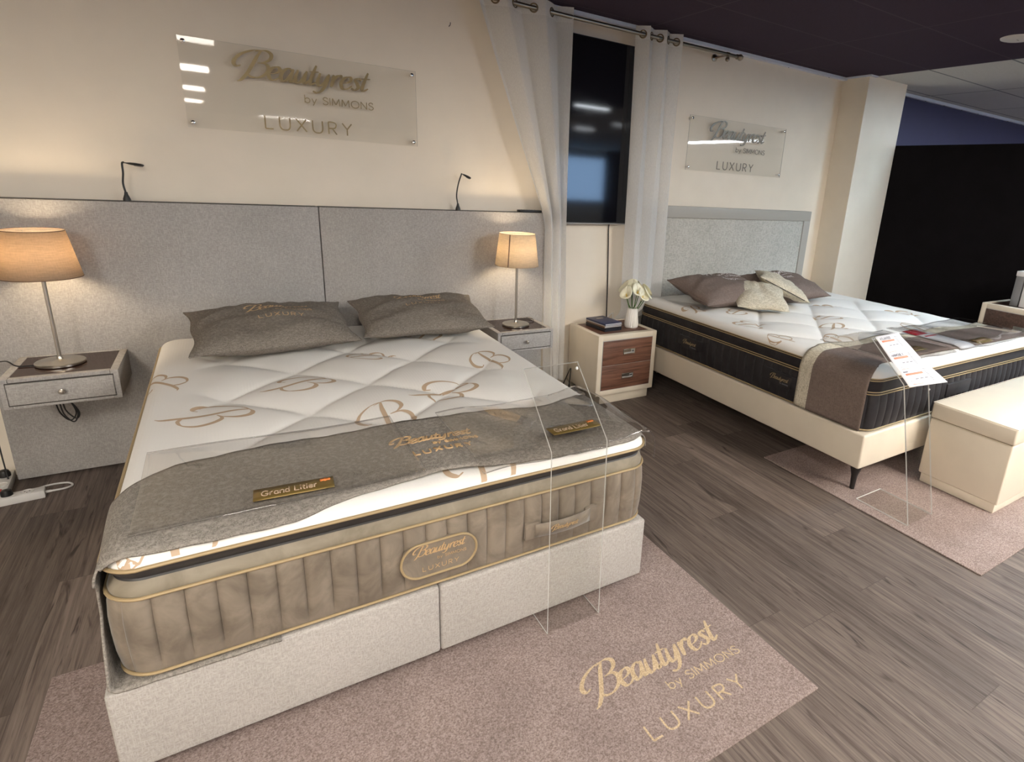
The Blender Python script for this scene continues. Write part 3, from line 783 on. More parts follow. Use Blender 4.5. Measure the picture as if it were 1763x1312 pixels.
def grand(px_, py_, ang, label, zf, wdt=.20, hgt=.062):
    m = MB(); ca, sa = math.cos(ang), math.sin(ang)
    def pl(u, v, th): x = px_ + u * ca - v * sa; y = py_ + u * sa + v * ca; return (x, y, zf(x, y) + th)
    m.grid(lambda u, v: pl(u, v, .001), lin(-wdt / 2, wdt / 2, 9), lin(-hgt / 2, hgt / 2, 4))
    write(m, 'Grand Litier', lambda a, b, th: pl(a, b, .0022), -wdt * .40, -.012, .026, wdt * .68, 'sans', .13, gap=.2, mat=1)
    write(m, '*', lambda a, b, th: pl(a, b, .0022), wdt * .33, -.006, .034, .026, 'sans', .2, mat=2)
    o = m.build('name_plate', ['gold_plate', 'tan_print', 'orange_star'], solid=.0012, soff=-1)
    setorigin(o, (px_, py_, zf(px_, py_))); return tag(o, label, 'label', 'gold name plates tucked under the clear covers')
grand(-.385, -2.025, -.06, 'gold name plate on the left part of the brown throw', lambda x, y: z_c1(x, y) + .0022)
grand(.51, -2.045, .02, 'gold name plate near the right corner of the brown throw', lambda x, y: throw_section(x) + .034 - .02 * smooth01((-2.075 - y) / .08))

# ------------------------------------------------------------------ pillows
def pillow_fn(wd, ht, th, pinch=.06, seed=0):
    def side(u, v, s):  # u,v in -1..1
        x = u * wd / 2 * (1 - pinch * (1 - v * v) * abs(u) ** 2 * 1.0); y = v * ht / 2 * (1 - pinch * (1 - u * u) * abs(v) ** 2)
        h = th / 2 * (max(0, 1 - abs(u) ** 2.6) * max(0, 1 - abs(v) ** 2.6)) ** .55
        h *= 1 + .07 * math.sin(5 * u + 3 * v + seed) + .05 * math.sin(9 * v - 4 * u + seed * 2)
        h += (.0035 * math.sin(11 * u + 16 * v * u + seed) + .003 * math.sin(21 * v + 6 * u * u + 2 * seed) * abs(u) + .0025 * math.sin(26 * u * v + seed)) * (1 - u ** 4) * (1 - v ** 4)
        x += .006 * math.sin(6 * v + seed) * u; y += .007 * math.sin(5 * u + 2 * seed) * v
        return (x, y, s * h)
    return side
def pillow(name, mats, wd, ht, th, mtx, label, cat='pillow', group=None, printer=None, seed=0, zipm=None, pinch=.06):
    fn = pillow_fn(wd, ht, th, pinch, seed)
    us = [math.sin(PI / 2 * a) for a in lin(-1, 1, 45)]
    m = MB(); m.grid(lambda u, v: fn(u, v, 1), us, us, 0); m.grid(lambda u, v: fn(u, v, -1), us, us, 0, flip=True)
    edge = [fn(a, -1, 1) for a in us[:-1]] + [fn(1, a, 1) for a in us[:-1]] + [fn(-a, 1, 1) for a in us[:-1]] + [fn(-1, -a, 1) for a in us[:-1]]
    if printer:
        def pl(x, y, t): 
            u = x / (wd / 2); v = y / (ht / 2); u = u / (1 - pinch * (1 - v * v) * u * u); v = v / (1 - pinch * (1 - u * u) * v * v)
            q = fn(max(-1, min(1, u)), max(-1, min(1, v)), 1); return (q[0], q[1], q[2] + .0012 + t)
        printer(m, pl)
    root = m.build(name, mats, angle=80)
    root.matrix_basis = mtx
    e = MB(); e.tube(edge, .0035, 6, True); e.build('edge_seam', mats[0], root)
    if zipm:
        zp = MB(); zp.tube([V(fn(-1, a, 1)) + V((-.002, 0, -.004)) for a in lin(-.8, .8, 20)], .0035, 6); zp.build('zip', zipm, root)
    return tag(root, label, cat, group)
def frame_from(bl, br, tl):
    """pillow matrix from three corners (bottom left, bottom right, top left)"""
    bl, br, tl = V(bl), V(br), V(tl)
    x = (br - bl).normalized(); y = (tl - bl); y = (y - x * y.dot(x)).normalized(); z = x.cross(y)
    c = bl + (br - bl) / 2 + (tl - bl) / 2
    M_ = Matrix((x, y, z)).transposed().to_4x4(); M_.translation = c; return M_
pillow('pillow', ['brown_linen', 'gold_print'], .70, .47, .15, frame_from((-.66, -.73, .735), (.02, -.69, .735), (-.655, -.29, .83)),
       'brown grey pillow with gold lettering on the left bed, left of its pair', group=None,
       printer=lambda m, pl: logo(m, lambda u, v, t: pl(u + .03, v + .03, t), .47, 1, b1=.14, b2=.14), seed=1)
pillow('pillow', ['brown_linen', 'gold_print'], .70, .46, .15, frame_from((.085, -.655, .735), (.765, -.665, .735), (.09, -.215, .83)),
       'brown grey pillow with gold lettering on the left bed, right of its pair',
       printer=lambda m, pl: logo(m, lambda u, v, t: pl(u + .0, v + .04, t), .45, 1, b1=.14, b2=.14), seed=2.4)

# ------------------------------------------------------------------ right bed
t = thing('platform_bed', 'cream leather bed platform on black legs under the right mattress', 'bed base', (3.24, -1.1, 0))
BX0, BX1 = 2.243, 4.24
m = MB(); m.box(BX0, BX1, -2.146, -.085, .175, .3725, .012, seg=3); m.build('upholstered_box', 'leather_cream', t, local=False)
for fx, fy in ((2.335, -2.08), (4.15, -2.08), (2.335, -.25), (4.15, -.25)):
    z = .0085 if fy < -1.6 else 0
    m = MB(); m.lathe([(.013, z), (.017, .09), (.032, .15), (.05, .176)], (fx, fy, 0), 14); m.build('leg', 'black_leg', t, local=False)
M2 = Mattress(3.253, -1.111, 1.00, 1.016, .09, .672, .726, .09, .036, 2.63, -.46, .60, .54, .10, .24)
t = thing('mattress', 'white quilted mattress with black velvet sides and gold piping on the right bed', 'mattress', (3.253, -1.105, .375))
path, tot = rr_path(M2.cx, M2.cy, M2.hw, M2.hl, M2.r)
m = MB(); band(m, path, tot, [(-.03, .3765, 0), (-.004, .381, 0), (.004, .40, .5), (.010, .44, 1), (.012, .49, 1), (.010, .54, 1), (.006, .575, 1), (.0, .588, .4)], 0, .07, .010)
m.build('side_border', 'black_velvet', t, local=False)
m = MB(); band(m, path, tot, [(.0, .588, 0), (.0, .603, 0), (.006, .63, 0), (.004, .655, 0), (.0, .672, 0)], 0); m.build('gusset', 'black_velvet', t, local=False)
for z, o_, r_ in ((.387, .003, .004), (.588, .006, .0032), (.601, .006, .0032), (.663, .005, .0032), (.673, .002, .0034)):
    m = MB(); piping(m, path, o_, z, r_); m.build('piping', 'gold_piping', t, local=False)
m = MB(); M2.build(m, 0)
for cx_, cy_, a_, s_ in ((2.36, -.62, -.2, .085), (2.43, -1.11, 1.7, .085), (3.22, -1.15, 1.9, .09), (2.98, -1.36, -.7, .09), (2.71, -1.60, .3, .09),
                         (3.60, -.86, 1.0, .08), (3.55, -1.62, .2, .09), (2.62, -.80, 2.2, .07), (4.02, -1.25, .9, .09), (2.33, -1.45, .5, .07)):
    bmark(m, onM(M2, cx_, cy_, a_), s_, 1)
m.build('quilted_top', ['white_ticking', 'tan_print'], t, local=False, angle=60)
xl = M2.cx - M2.hw - .012
for y0, y1 in ((-.62, -.88), (-1.42, -1.70)):
    m = MB(); ym = (y0 + y1) / 2
    m.box(xl - .006, xl + .01, y1, y0, .475, .545, .004); m.box(xl - .011, xl + .01, ym - .085, ym + .075, .462, .535, .003)
    m.tube([(xl - .007, y0, .545), (xl - .007, y1, .545)], .002, 5)
    write(m, 'Beautyrest', lambda a, b, th: (xl - .0125, ym + .065 - a, .497 + b), 0, 0, .015, .13, 'script', mat=1, slant=.25, k=4)
    write(m, 'by SIMMONS', lambda a, b, th: (xl - .0125, ym - .01 - a, .478 + b), 0, 0, .008, .06, 'sans', .16, mat=2)
    m.build('handle', ['black_velvet', 'gold_piping', 'print_grey'], t, local=False)
m = MB(); yf_ = M2.cy - M2.hl - .012
m.box(3.02, 3.30, yf_ - .007, yf_ + .01, .47, .55, .004); m.build('handle', 'black_velvet', t, local=False)

# throw on the right bed
sec2 = [(2.228, .392 + (.62 - .392) * i / 10) for i in range(10)]
sec2 += [(2.228 + .10 * (1 - math.cos(PI / 2 * i / 9)), .62 + .112 * math.sin(PI / 2 * i / 9)) for i in range(10)]
sec2 += [(2.33 + 1.845 * i / 50, None) for i in range(1, 50)]
sec2 += [(4.175 + .10 * math.sin(PI / 2 * i / 9), .62 + .112 * math.cos(PI / 2 * i / 9)) for i in range(10)]
sec2 += [(4.276, .62 - .2 * i / 6) for i in range(1, 7)]
def z_t2(x, y): return .7315 + .003 * math.sin(6 * x + 5 * y) - .030 * smooth01((-2.02 - y) / .11)
def fthrow2(i, v):
    i = int(round(i)); x, z = sec2[i]
    yf = interp([2.228, 2.30, 2.42, 3.0, 4.28], [-2.115, -2.10, -2.045, -2.05, -2.07], x)
    yb_ = interp([2.228, 2.6, 3.0, 3.4, 3.8, 4.28], [-1.69, -1.70, -1.71, -1.72, -1.74, -1.74], x) + (.012 * math.sin(9 * x) if z is None else 0)
    y = yf + (yb_ - yf) * v
    if z is None: z = z_t2(x, y) + .006 * smooth01((v - .8) / .2) * (1 + math.sin(11 * x))
    if x < 2.24: x -= .003 * math.sin(14 * y + 5 * z) + .003
    return (x, y, z)
m = MB(); m.grid(fthrow2, list(range(len(sec2))), lin(0, 1, 26), lambda i, v: 1 if v > .81 else 0)
o = m.build('bed_throw', ['taupe_cloth', 'oatmeal_cloth'], solid=.004)
setorigin(o, (3.25, -1.9, .73)); tag(o, 'smooth brown throw with a cream woven border across the right bed', 'throw')
# clear covers on it
def c3(x, y, k): return .7455 + .009 * math.sin(4 * x + k) ** 2 + .0025 * math.sin(21 * x + 9 * y) - .030 * smooth01((-2.04 - y) / .11)
def cover3(xa, xb, k, ya=-2.105, yb_=-1.63):
    def fn(u, v):
        y = ya + (yb_ - ya) * v; x = u
        z = c3(x, y, k) if x < 4.19 else 0
        return (x, y, z)
    return fn
m = MB(); m.grid(cover3(2.46, 3.12, 0), lin(2.46, 3.12, 34), lin(0, 1, 24)); o = m.build('clear_cover', ['clear_vinyl', 'vinyl_edge'], solid=.0016, rim=1)
setorigin(o, (2.8, -1.87, .74)); tag(o, 'clear vinyl cover on the brown throw of the right bed, nearest the price stand', 'cover')
m = MB(); m.grid(cover3(3.15, 4.15, 1.3), lin(3.15, 4.15, 44), lin(0, 1, 24)); o = m.build('clear_cover', ['clear_vinyl', 'vinyl_edge'], solid=.0016, rim=1)
setorigin(o, (3.6, -1.87, .74)); tag(o, 'clear vinyl cover on the far side of the right bed over the red flyer', 'cover')
def zfl(x, y): return z_t2(x, y) + .0065
# flyer under the cover
m = MB()
fl = lambda u, v, th=0: (3.24 + u + .06 * v, -2.075 + v, zfl(3.24 + u, -2.075 + v) + th)
m.grid(lambda u, v: fl(u, v), lin(0, .19, 5), lin(0, .40, 16), lambda u, v: 1 if (v > .29 and .0 < u < .15) else 0)
m.grid(lambda u, v: fl(u, v, .0008), lin(.03, .17, 4), lin(.245, .262, 3), 1)
for k in range(5): m.grid(lambda u, v: fl(u, v, .0008), lin(.02, .16, 3), lin(.20 - .03 * k, .204 - .03 * k, 2), 2)
for k in range(3): m.grid(lambda u, v: fl(u, v, .0008), lin(.03, .12, 3), lin(.37 - .03 * k, .373 - .03 * k, 2), 0)
o = m.build('flyer', ['paper', 'print_red', 'print_pale'], solid=.0004); setorigin(o, (3.33, -1.87, .74)); tag(o, 'white and red printed flyer lying under the clear cover on the right bed', 'flyer')
def plate2(cx_, cy_, label):
    m = MB(); m.grid(lambda u, v: (cx_ + u, cy_ + v, zfl(cx_ + u, cy_ + v)), lin(-.10, .10, 7), lin(-.035, .035, 4))
    write(m, 'Grand Litier', lambda a, b, th: (cx_ + a, cy_ + b, zfl(cx_ + a, cy_ + b) + .0012), -.08, -.012, .026, .135, 'sans', .13, gap=.2, mat=1)
    o = m.build('name_plate', ['gold_plate', 'tan_print'], solid=.0012); setorigin(o, (cx_, cy_, .74)); tag(o, label, 'label', 'gold name plates on the right bed')
plate2(3.60, -2.02, 'gold name plate on the right bed, right of the red flyer')
plate2(2.86, -1.98, 'gold name plate on the right bed behind the price stand')

pillow('pillow', ['taupe_cloth', 'white_print'], .72, .47, .19, frame_from((2.36, -.745, .775), (3.06, -.745, .775), (2.39, -.29, .875)),
       'brown pillow with white lettering on the right bed, nearest the nightstand',
       printer=lambda m, pl: logo(m, lambda u, v, t: pl(u + .08, v + .08, t), .50, 1, last='HARMONIE', b1=.14, b2=.12), seed=3, pinch=.05)
pillow('pillow', ['taupe_cloth', 'white_print'], .72, .47, .18, frame_from((3.02, -.76, .775), (3.70, -.78, .775), (3.08, -.29, .88)),
       'brown pillow with white lettering on the right bed, nearest the column',
       printer=lambda m, pl: logo(m, lambda u, v, t: pl(u + .0, v + .07, t), .48, 1, last='HARMONIE', b1=.14, b2=.12), seed=4, pinch=.05)
pillow('cushion', ['oatmeal_cloth', 'oatmeal_cloth'], .38, .41, .11, frame_from((2.64, -.80, .76), (2.93, -1.02, .755), (2.85, -.49, .885)),
       'cream square cushion leaning on the brown pillow nearest the nightstand', 'cushion', 'cream cushions on the right bed', seed=5, zipm='black_plastic', pinch=.06)
pillow('cushion', ['oatmeal_cloth', 'oatmeal_cloth'], .40, .42, .12, frame_from((3.20, -.96, .79), (3.44, -.67, .79), (3.03, -.64, .935)),
       'cream square cushion between the two brown pillows, farther from the nightstand', 'cushion', 'cream cushions on the right bed', seed=6, zipm='black_plastic', pinch=.06)

# ------------------------------------------------------------------ acrylic price stands
def price_stand(x0, x1, pts, label, bump_at):
    """profile pts (y, z) in world coordinates, extruded from x0 to x1"""
    T = .006
    t = thing('price_stand', label, 'stand', ((x0 + x1) / 2, pts[0][0], pts[0][1]))
    m = MB(); nrm = []
    for i, (y, z) in enumerate(pts):
        a = pts[max(i - 1, 0)]; b = pts[min(i + 1, len(pts) - 1)]; d = V((b[0] - a[0], b[1] - a[1])).normalized(); nrm.append((-d.y, d.x))
    A = [(y + n[0] * T / 2, z + n[1] * T / 2) for (y, z), n in zip(pts, nrm)]; B = [(y - n[0] * T / 2, z - n[1] * T / 2) for (y, z), n in zip(pts, nrm)]
    L = len(pts); vs = []
    for x in (x0, x1): vs += [(x, y, z) for y, z in A] + [(x, y, z) for y, z in B]
    fs = []; ms = []
    for i in range(L - 1):
        fs += [(i, i + 1, 2 * L + i + 1, 2 * L + i), (L + i + 1, L + i, 3 * L + i, 3 * L + i + 1)]
        ms += [0, 0]
        fs += [(i + 1, i, L + i, L + i + 1), (2 * L + i, 2 * L + i + 1, 3 * L + i + 1, 3 * L + i)]; ms += [1, 1]
    fs += [(0, 2 * L, 3 * L, L), (2 * L - 1, 4 * L - 1, 3 * L - 1, L - 1)]; ms += [1, 1]
    m.add(vs, fs, 0); m.m = ms
    m.build('bent_sheet', ['clear_acrylic', 'acrylic_edge'], t, smooth=False, local=False)
    m = MB(); bx, by_, bz = bump_at; m.lathe([(.0, .006), (.004, .005), (.006, 0)], (0, 0, 0), 12, mtx=Matrix.Translation((bx, by_, bz)) @ Matrix.Rotation(PI / 2, 4, 'X'))
    m.build('bumper', 'acrylic_edge', t, local=False)
    return t
price_stand(.344, .561, [(-1.95, .0115), (-2.205, .0115), (-2.207, .014), (-2.186, .705), (-2.183, .717), (-1.965, .93), (-1.962, .933)],
            'empty clear acrylic price stand at the foot of the left bed', (.545, -1.985, .918))
price_stand(2.25, 2.475, [(-2.165, .0115), (-2.449, .0115), (-2.452, .015), (-2.283, .700), (-2.278, .708), (-2.075, .885), (-2.071, .888)],
            'clear acrylic stand holding a white price sheet at the foot of the right bed', (2.455, -2.305, .66))
# price sheet
ps0, ps1 = V((0, -2.300, .695)), V((0, -2.075, .894))
def pln(u, v, th=0):
    p = ps0.lerp(ps1, v); wv_ = .010 * math.sin(PI * (1 - v) * 1.6) * u - .004 * u
    sk = .055 * (1 - v) ** 2 * u
    return (2.262 + (.215 + .035 * (1 - v)) * u, p.y - .0035 - sk, p.z + .0035 + .8 * abs(wv_) + th)
m = MB(); m.grid(pln, lin(0, 1, 10), lin(0, 1, 24), 0)
def bar(u0, u1, v0, v1, mt): m.grid(lambda u, v: pln(u, v, .0022), lin(u0, u1, 4), lin(v0, v1, 3), mt)
for k, vb in enumerate((.86, .52, .20)):
    bar(.12, .62, vb, vb + .035, 3)
    if k < 2: write(m, ('ATLANTIDE', 'HARMONIE X')[k], lambda a, b, th: pln(a, b, .0024 + th), .10, vb + .048, .042, (.44, .42)[k], 'sans', .2, gap=.15, mat=1)
    else: bar(.10, .24, vb + .055, vb + .08, 1)
    for j in range(3): bar(.12 + .02 * j, .12 + .02 * j + .07, vb - .06 - .05 * j, vb - .05 - .05 * j, 2)
    for j in range(3): bar(.30 + .13 * j, .38 + .13 * j, vb - .085, vb - .072, 1)
    bar(.12, .40, vb - .20 + .03 * (k == 2), vb - .194 + .03 * (k == 2), 3)
    for j in range(9): bar(.70, .93 - .03 * (j % 3), vb + .07 - .026 * j, vb + .08 - .026 * j, 2)
o = m.build('price_sheet', ['paper', 'print_grey', 'print_pale', 'print_orange'], solid=.0004); setorigin(o, (2.36, -2.19, .79)); tag(o, 'white price sheet with orange bars lying on the acrylic stand', 'paper')

# ------------------------------------------------------------------ leather bench
t = thing('storage_bench', 'cream leather storage bench with lid at the foot of the right bed', 'bench', (3.3, -2.41, 0))
bx0, bx1, by0, by1 = 2.78, 3.95, -2.62, -2.20
m = MB(); m.box(bx0 + .012, bx1 - .012, by0 + .012, by1 - .012, .0085, .065, .006); m.build('plinth', 'leather_cream', t, local=False)
m = MB(); m.box(bx0, bx1, by0, by1, .065, .405, .008, seg=3); m.build('body', 'leather_cream', t, local=False)
m = MB(); m.box(bx0 - .004, bx1 + .004, by0 - .004, by1 + .004, .409, .50, .012, seg=3)
m.tube([(bx0 - .002, by0 - .002, .499), (bx1 + .002, by0 - .002, .499), (bx1 + .002, by1 + .002, .499), (bx0 - .002, by1 + .002, .499)], .0016, 5, True, 1)
m.build('lid', ['leather_cream', 'leather_cream'], t, local=False)
m = MB(); m.box(bx0 + .01, bx1 - .01, by0 + .01, by1 - .01, .400, .412); m.build('lid_gap', 'leather_edge', t, local=False, smooth=False)

# ------------------------------------------------------------------ bedside shelves on the left headboard
def bedside_shelf(x0, x1, label, dz=0):
    t = thing('bedside_shelf', label, 'nightstand', ((x0 + x1) / 2, -HB, .49))
    y0, z0, z1 = -.452, .492, .627
    m = MB(); w_ = .030
    m.box(x0, x0 + w_, y0, -HB, z0, z1, .004); m.box(x1 - w_, x1, y0, -HB, z0, z1, .004)
    m.box(x0 + w_, x1 - w_, y0, -HB, z0, z0 + .016, .003); m.box(x0 + w_, x1 - w_, y0, y0 + .03, z1 - .018, z1, .003)
    m.box(x0 + w_, x1 - w_, -HB - .012, -HB, z0, z1, .003)
    m.build('shell', 'headboard_cloth', t, local=False)
    m = MB(); m.box(x0 + w_, x1 - w_, y0 + .03, -HB - .012, z1 - .010, z1 - .003); m.build('glass_top', 'dark_glass', t, local=False, smooth=False)
    m = MB(); m.box(x0 + .022, x1 - .022, y0 - .006, y0 + .02, z0 + .018, z1 - .022, .004)
    d = m.build('drawer', 'headboard_cloth', t, local=False)
    m = MB(); e = .0018; a, b, c, f_ = x0 + .020, x1 - .020, z0 + .016, z1 - .020
    m.tube([(a, y0 - .0015, c), (b, y0 - .0015, c), (b, y0 - .0015, f_), (a, y0 - .0015, f_)], .0022, 5, True); m.build('drawer_gap', 'seam_dark', t, local=False)
    m = MB(); c = ((x0 + x1) / 2, y0 - .006, (z0 + z1) / 2 - .002)
    m.lathe([(.005, 0), (.004, .010), (.010, .014), (.012, .020), (.009, .026), (0, .028)], (0, 0, 0), 20, mtx=Matrix.Translation(c) @ Matrix.Rotation(PI / 2, 4, 'X'))
    k = m.build('knob', 'brushed_metal', None); inv = t.matrix_basis.inverted()
    for q in k.data.vertices: q.co = inv @ q.co
    k.parent = d
    return t
bedside_shelf(-1.335, -.943, 'grey fabric bedside shelf left of the left bed, with the darker lamp')
bedside_shelf(.893, 1.285, 'grey fabric bedside shelf between the left bed and the white curtain')

def table_lamp(x, y, label, mat, seam=False):
    zb = .625; t = thing('table_lamp', label, 'lamp', (x, y, zb), group='table lamps on the bedside shelves')
    m = MB(); m.lathe([(.0, 0), (.086, 0), (.089, .003), (.089, .011), (.086, .014), (.02, .018), (.012, .022), (.010, .034), (.0085, .036)], n=48); m.build('base', 'brushed_metal', t)
    m = MB(); m.lathe([(.0075, .03), (.0075, .44), (.012, .44), (.012, .455), (.0, .455)], n=16); m.build('pole', 'brushed_metal', t)
    z0, z1 = .400, .600
    R0, R1 = (.138, .113) if seam else (.137, .103)
    m = MB(); m.lathe([(R0, z0), (R1, z1)], n=64); m.f = m.f[:-2]; m.m = m.m[:-2]
    s = m.build('lamp_shade', mat, t, solid=.0012)
    m = MB()
    m.tube([(R0 * math.cos(a), R0 * math.sin(a), z0) for a in lin(0, 2 * PI, 49)[:-1]], .0018, 6, True); m.build('shade_trim', 'brown_cover' if not seam else 'tan_print', s)
    m = MB(); m.tube([(R1 * math.cos(a), R1 * math.sin(a), z1) for a in lin(0, 2 * PI, 49)[:-1]], .0018, 6, True)
    m.build('shade_trim', 'brown_cover' if not seam else 'tan_print', s)
    if seam:
        a = math.radians(222); m = MB(); m.tube([((R0 + .001) * math.cos(a), (R0 + .001) * math.sin(a), z0), ((R1 + .001) * math.cos(a), (R1 + .001) * math.sin(a), z1)], .0035, 6); m.build('shade_seam', 'brown_cover', s)
    m = MB()
    for a in (0, 2 * PI / 3, 4 * PI / 3): m.tube([(.01 * math.cos(a), .01 * math.sin(a), .452), (R1 * math.cos(a), R1 * math.sin(a), z1 - .01)], .0012, 5)
    m.build('shade_carrier', 'brushed_metal', t)
    m = MB(); m.lathe([(.0, .535), (.016, .53), (.027, .512), (.028, .495), (.016, .47), (.012, .455)], n=24); m.build('bulb', 'bulb_glow', t)
    ld = bpy.data.lights.new('bulb_light', 'POINT'); ld.energy = 5.0 * WARM_K; ld.color = (1, .80, .55); ld.shadow_soft_size = .045
    lo = bpy.data.objects.new('bulb_light', ld); COL.objects.link(lo); lo.parent = t; lo.location = (0, 0, .505)
    return t
table_lamp(-1.165, -.261, 'lit table lamp with tan shade on the left bedside shelf', 'tan_shade')
table_lamp(1.088, -.29, 'lit table lamp with pale beige shade and a dark seam, beside the curtain', 'beige_shade', True)
def cable(name, pts, r, mat, label, k=8):
    m = MB(); m.tube(catmull(pts, k), r, 7); o = m.build(name, mat); setorigin(o, pts[0]); return tag(o, label, 'cable')
cable('lamp_cable', [(-1.25, -.27, .629), (-1.31, -.26, .629), (-1.36, -.20, .640), (-1.42, -.15, .60), (-1.46, -.12, .45), (-1.47, -.11, .2), (-1.46, -.14, .012)], .003, 'black_plastic', 'black lamp cable running off the left bedside shelf')
cable('lamp_cable', [(1.17, -.27, .629), (1.24, -.24, .630), (1.262, -.19, .6300), (1.24, -.16, .6300), (1.15, -.135, .6300)], .0025, 'black_plastic', 'black lamp cable curling on the right bedside shelf')
# cable bundle under the left shelf
t = thing('cable_bundle', 'tied black cable bundle hanging under the left bedside shelf', 'cable', (-1.235, -.20, .491))
m = MB()
for k, (dx, dz, tw) in enumerate(((0, 0, 0), (.012, -.01, .4), (.022, .006, -.3))):
    m.tube(catmull([(0, 0, 0), (.01 + dx, -.01, -.05), (.02 + dx, -.012, -.12 + dz), (.05 + dx, -.01, -.165 + dz), (.075 + dx * .5, -.008, -.13), (.06, -.006, -.07), (.02, -.004, -.02), (0, 0, -.002)], 7), .003, 6)
m.build('loop', 'black_plastic', t)
m = MB(); m.tube(catmull([(-.03, 0, -.02), (.0, -.014, -.028), (.03, -.008, -.016), (.01, .006, -.03), (-.035, 0, -.035)], 6), .003, 6); m.box(-.05, .07, -.03, .01, -.012, -.001, .003); m.build('tie', 'black_plastic', t)

# power strips at lower left
t = thing('power_strip', 'white power strip on the floor at the left edge, below the bedside shelf', 'power strip', (-1.43, -.31, 0), (0, 0, math.radians(6)))
m = MB(); m.box(-.20, .125, -.028, .028, 0, .038, .005); m.build('housing', 'white_plastic', t)
for k, xx in enumerate((-.15, -.075, 0, .065)):
    m = MB(); m.lathe([(.0, .0385), (.020, .0386), (.021, .0405), (.0235, .0405), (.024, .030)], (xx, 0, 0), 24)
    for a in (-.008, .008): m.lathe([(.003, .0387), (.003, .0392), (0, .0393)], (xx + a, .004, 0), 8, 1)
    m.lathe([(.0025, .0387), (.0025, .0392), (0, .0393)], (xx, -.009, 0), 8, 1)
    m.build('socket', ['white_plastic', 'black_plastic'], t)
m = MB(); m.lathe([(.007, 0), (.0055, .02)], (0, 0, 0), 12, mtx=Matrix.Translation((.124, 0, .018)) @ Matrix.Rotation(PI / 2, 4, 'Y'))
m.tube(catmull([(.14, 0, .018), (.19, .01, .012), (.215, .045, .006), (.19, .085, .006), (.12, .095, .006), (.04, .06, .006), (-.06, .05, .006)], 8), .0045, 7); m.build('cord', 'white_plastic', t)
for (xx, lb) in ((0, 'black plug in the white power strip, beside its free socket'), (-.075, 'black plug in the white power strip at the very left edge')):
    m = MB(); m.lathe([(.021, 0), (.021, .012), (.016, .026), (.0, .030)], n=20); m.box(-.03, 0, -.006, .006, .012, .022, .003)
    o = m.build('plug', 'black_plastic'); o.matrix_basis = t.matrix_basis @ Matrix.Translation((xx, 0, .0397)); tag(o, lb, 'plug', 'black plugs at lower left')
t = thing('power_strip', 'white power strip with red switch behind the first, standing by the headboard', 'power strip', (-1.475, -.17, 0), (0, 0, math.radians(95)))
m = MB(); m.box(-.14, .14, -.027, .027, 0, .042, .005); m.build('housing', 'white_plastic', t)
m = MB(); m.box(-.10, -.075, -.009, .009, .042, .047, .002); m.build('switch', 'red_plastic', t)
m = MB(); m.lathe([(.0, .0425), (.020, .0426), (.021, .0445), (.0235, .0445), (.024, .034)], (-.02, 0, 0), 24); m.build('socket', 'white_plastic', t)
m = MB(); m.lathe([(.022, 0), (.022, .014), (.016, .03), (0, .034)], n=20); m.box(0, .04, -.007, .007, .008, .022, .004)
o = m.build('plug', 'black_plastic'); o.matrix_basis = t.matrix_basis @ Matrix.Translation((.075, 0, .0435)); tag(o, 'black plug in the power strip with the red switch', 'plug', 'black plugs at lower left')

# ------------------------------------------------------------------ reading lights and remote on the headboard
def reading_light(x, pts, hd, label):
    t = thing('reading_light', label, 'lamp', (x, -.055, HZ), group='gooseneck reading lights on the headboard')
    m = MB(); m.lathe([(.016, 0), (.015, .010), (.008, .03), (.006, .042)], n=16); m.build('base', 'black_plastic', t)
    m = MB(); m.tube(catmull([(0, 0, .035)] + pts, 8), .0042, 8); m.build('gooseneck', 'black_plastic', t)
    m = MB(); a, b = V(pts[-1]), V(hd); d = b - a; x_ = d.normalized(); up = V((0, 0, 1)); y_ = up.cross(x_).normalized(); z_ = x_.cross(y_)
    R_ = Matrix((x_, y_, z_)).transposed().to_4x4(); R_.translation = a
    L = d.length
    vs = []; n = 12; S = [(0, .004), (.12, .0055), (.3, .011), (.6, .014), (.85, .013), (.96, .009), (1, .003)]
    for s_, r_ in S:
        for k in range(n): q = 2 * PI * k / n; vs.append((s_ * L, r_ * math.cos(q), r_ * .5 * math.sin(q) - .002))
    fs = [(i * n + k, i * n + (k + 1) % n, (i + 1) * n + (k + 1) % n, (i + 1) * n + k) for i in range(len(S) - 1) for k in range(n)] + [tuple(range(n))[::-1], tuple((len(S) - 1) * n + k for k in range(n))]
    m.add(vs, fs, 0, R_); m.build('head', 'black_plastic', t)
    m = MB(); m.box(L * .55, L * .92, -.008, .008, -.0105, -.0065, .002, mtx=R_); m.build('lens', 'grey_lens', t)
    return t
reading_light(-.851, [(-.005, 0, .08), (.002, -.004, .13), (.004, -.005, .172), (.012, -.008, .178)], (.088, -.045, .170), 'black gooseneck reading light on the headboard above the left bedside shelf')
reading_light(.783, [(-.008, 0, .09), (.003, -.002, .16), (.025, -.004, .225)], (.070, -.045, .200), 'black gooseneck reading light on the headboard near the curtain')
m = MB(); m.box(-.085, .085, -.022, .022, 0, .014, .005, seg=3)
o = m.build('remote_control', 'black_plastic'); o.location = (1.285, -.052, HZ + .001)
for i in range(6):
    b_ = MB(); b_.lathe([(.005, .0), (.005, .002), (0, .0022)], (-.06 + .02 * i, 0, .0138), 10); q = b_.build('button', 'grey_cover', o)
tag(o, 'black remote control lying on top of the headboard beside the curtain', 'remote')

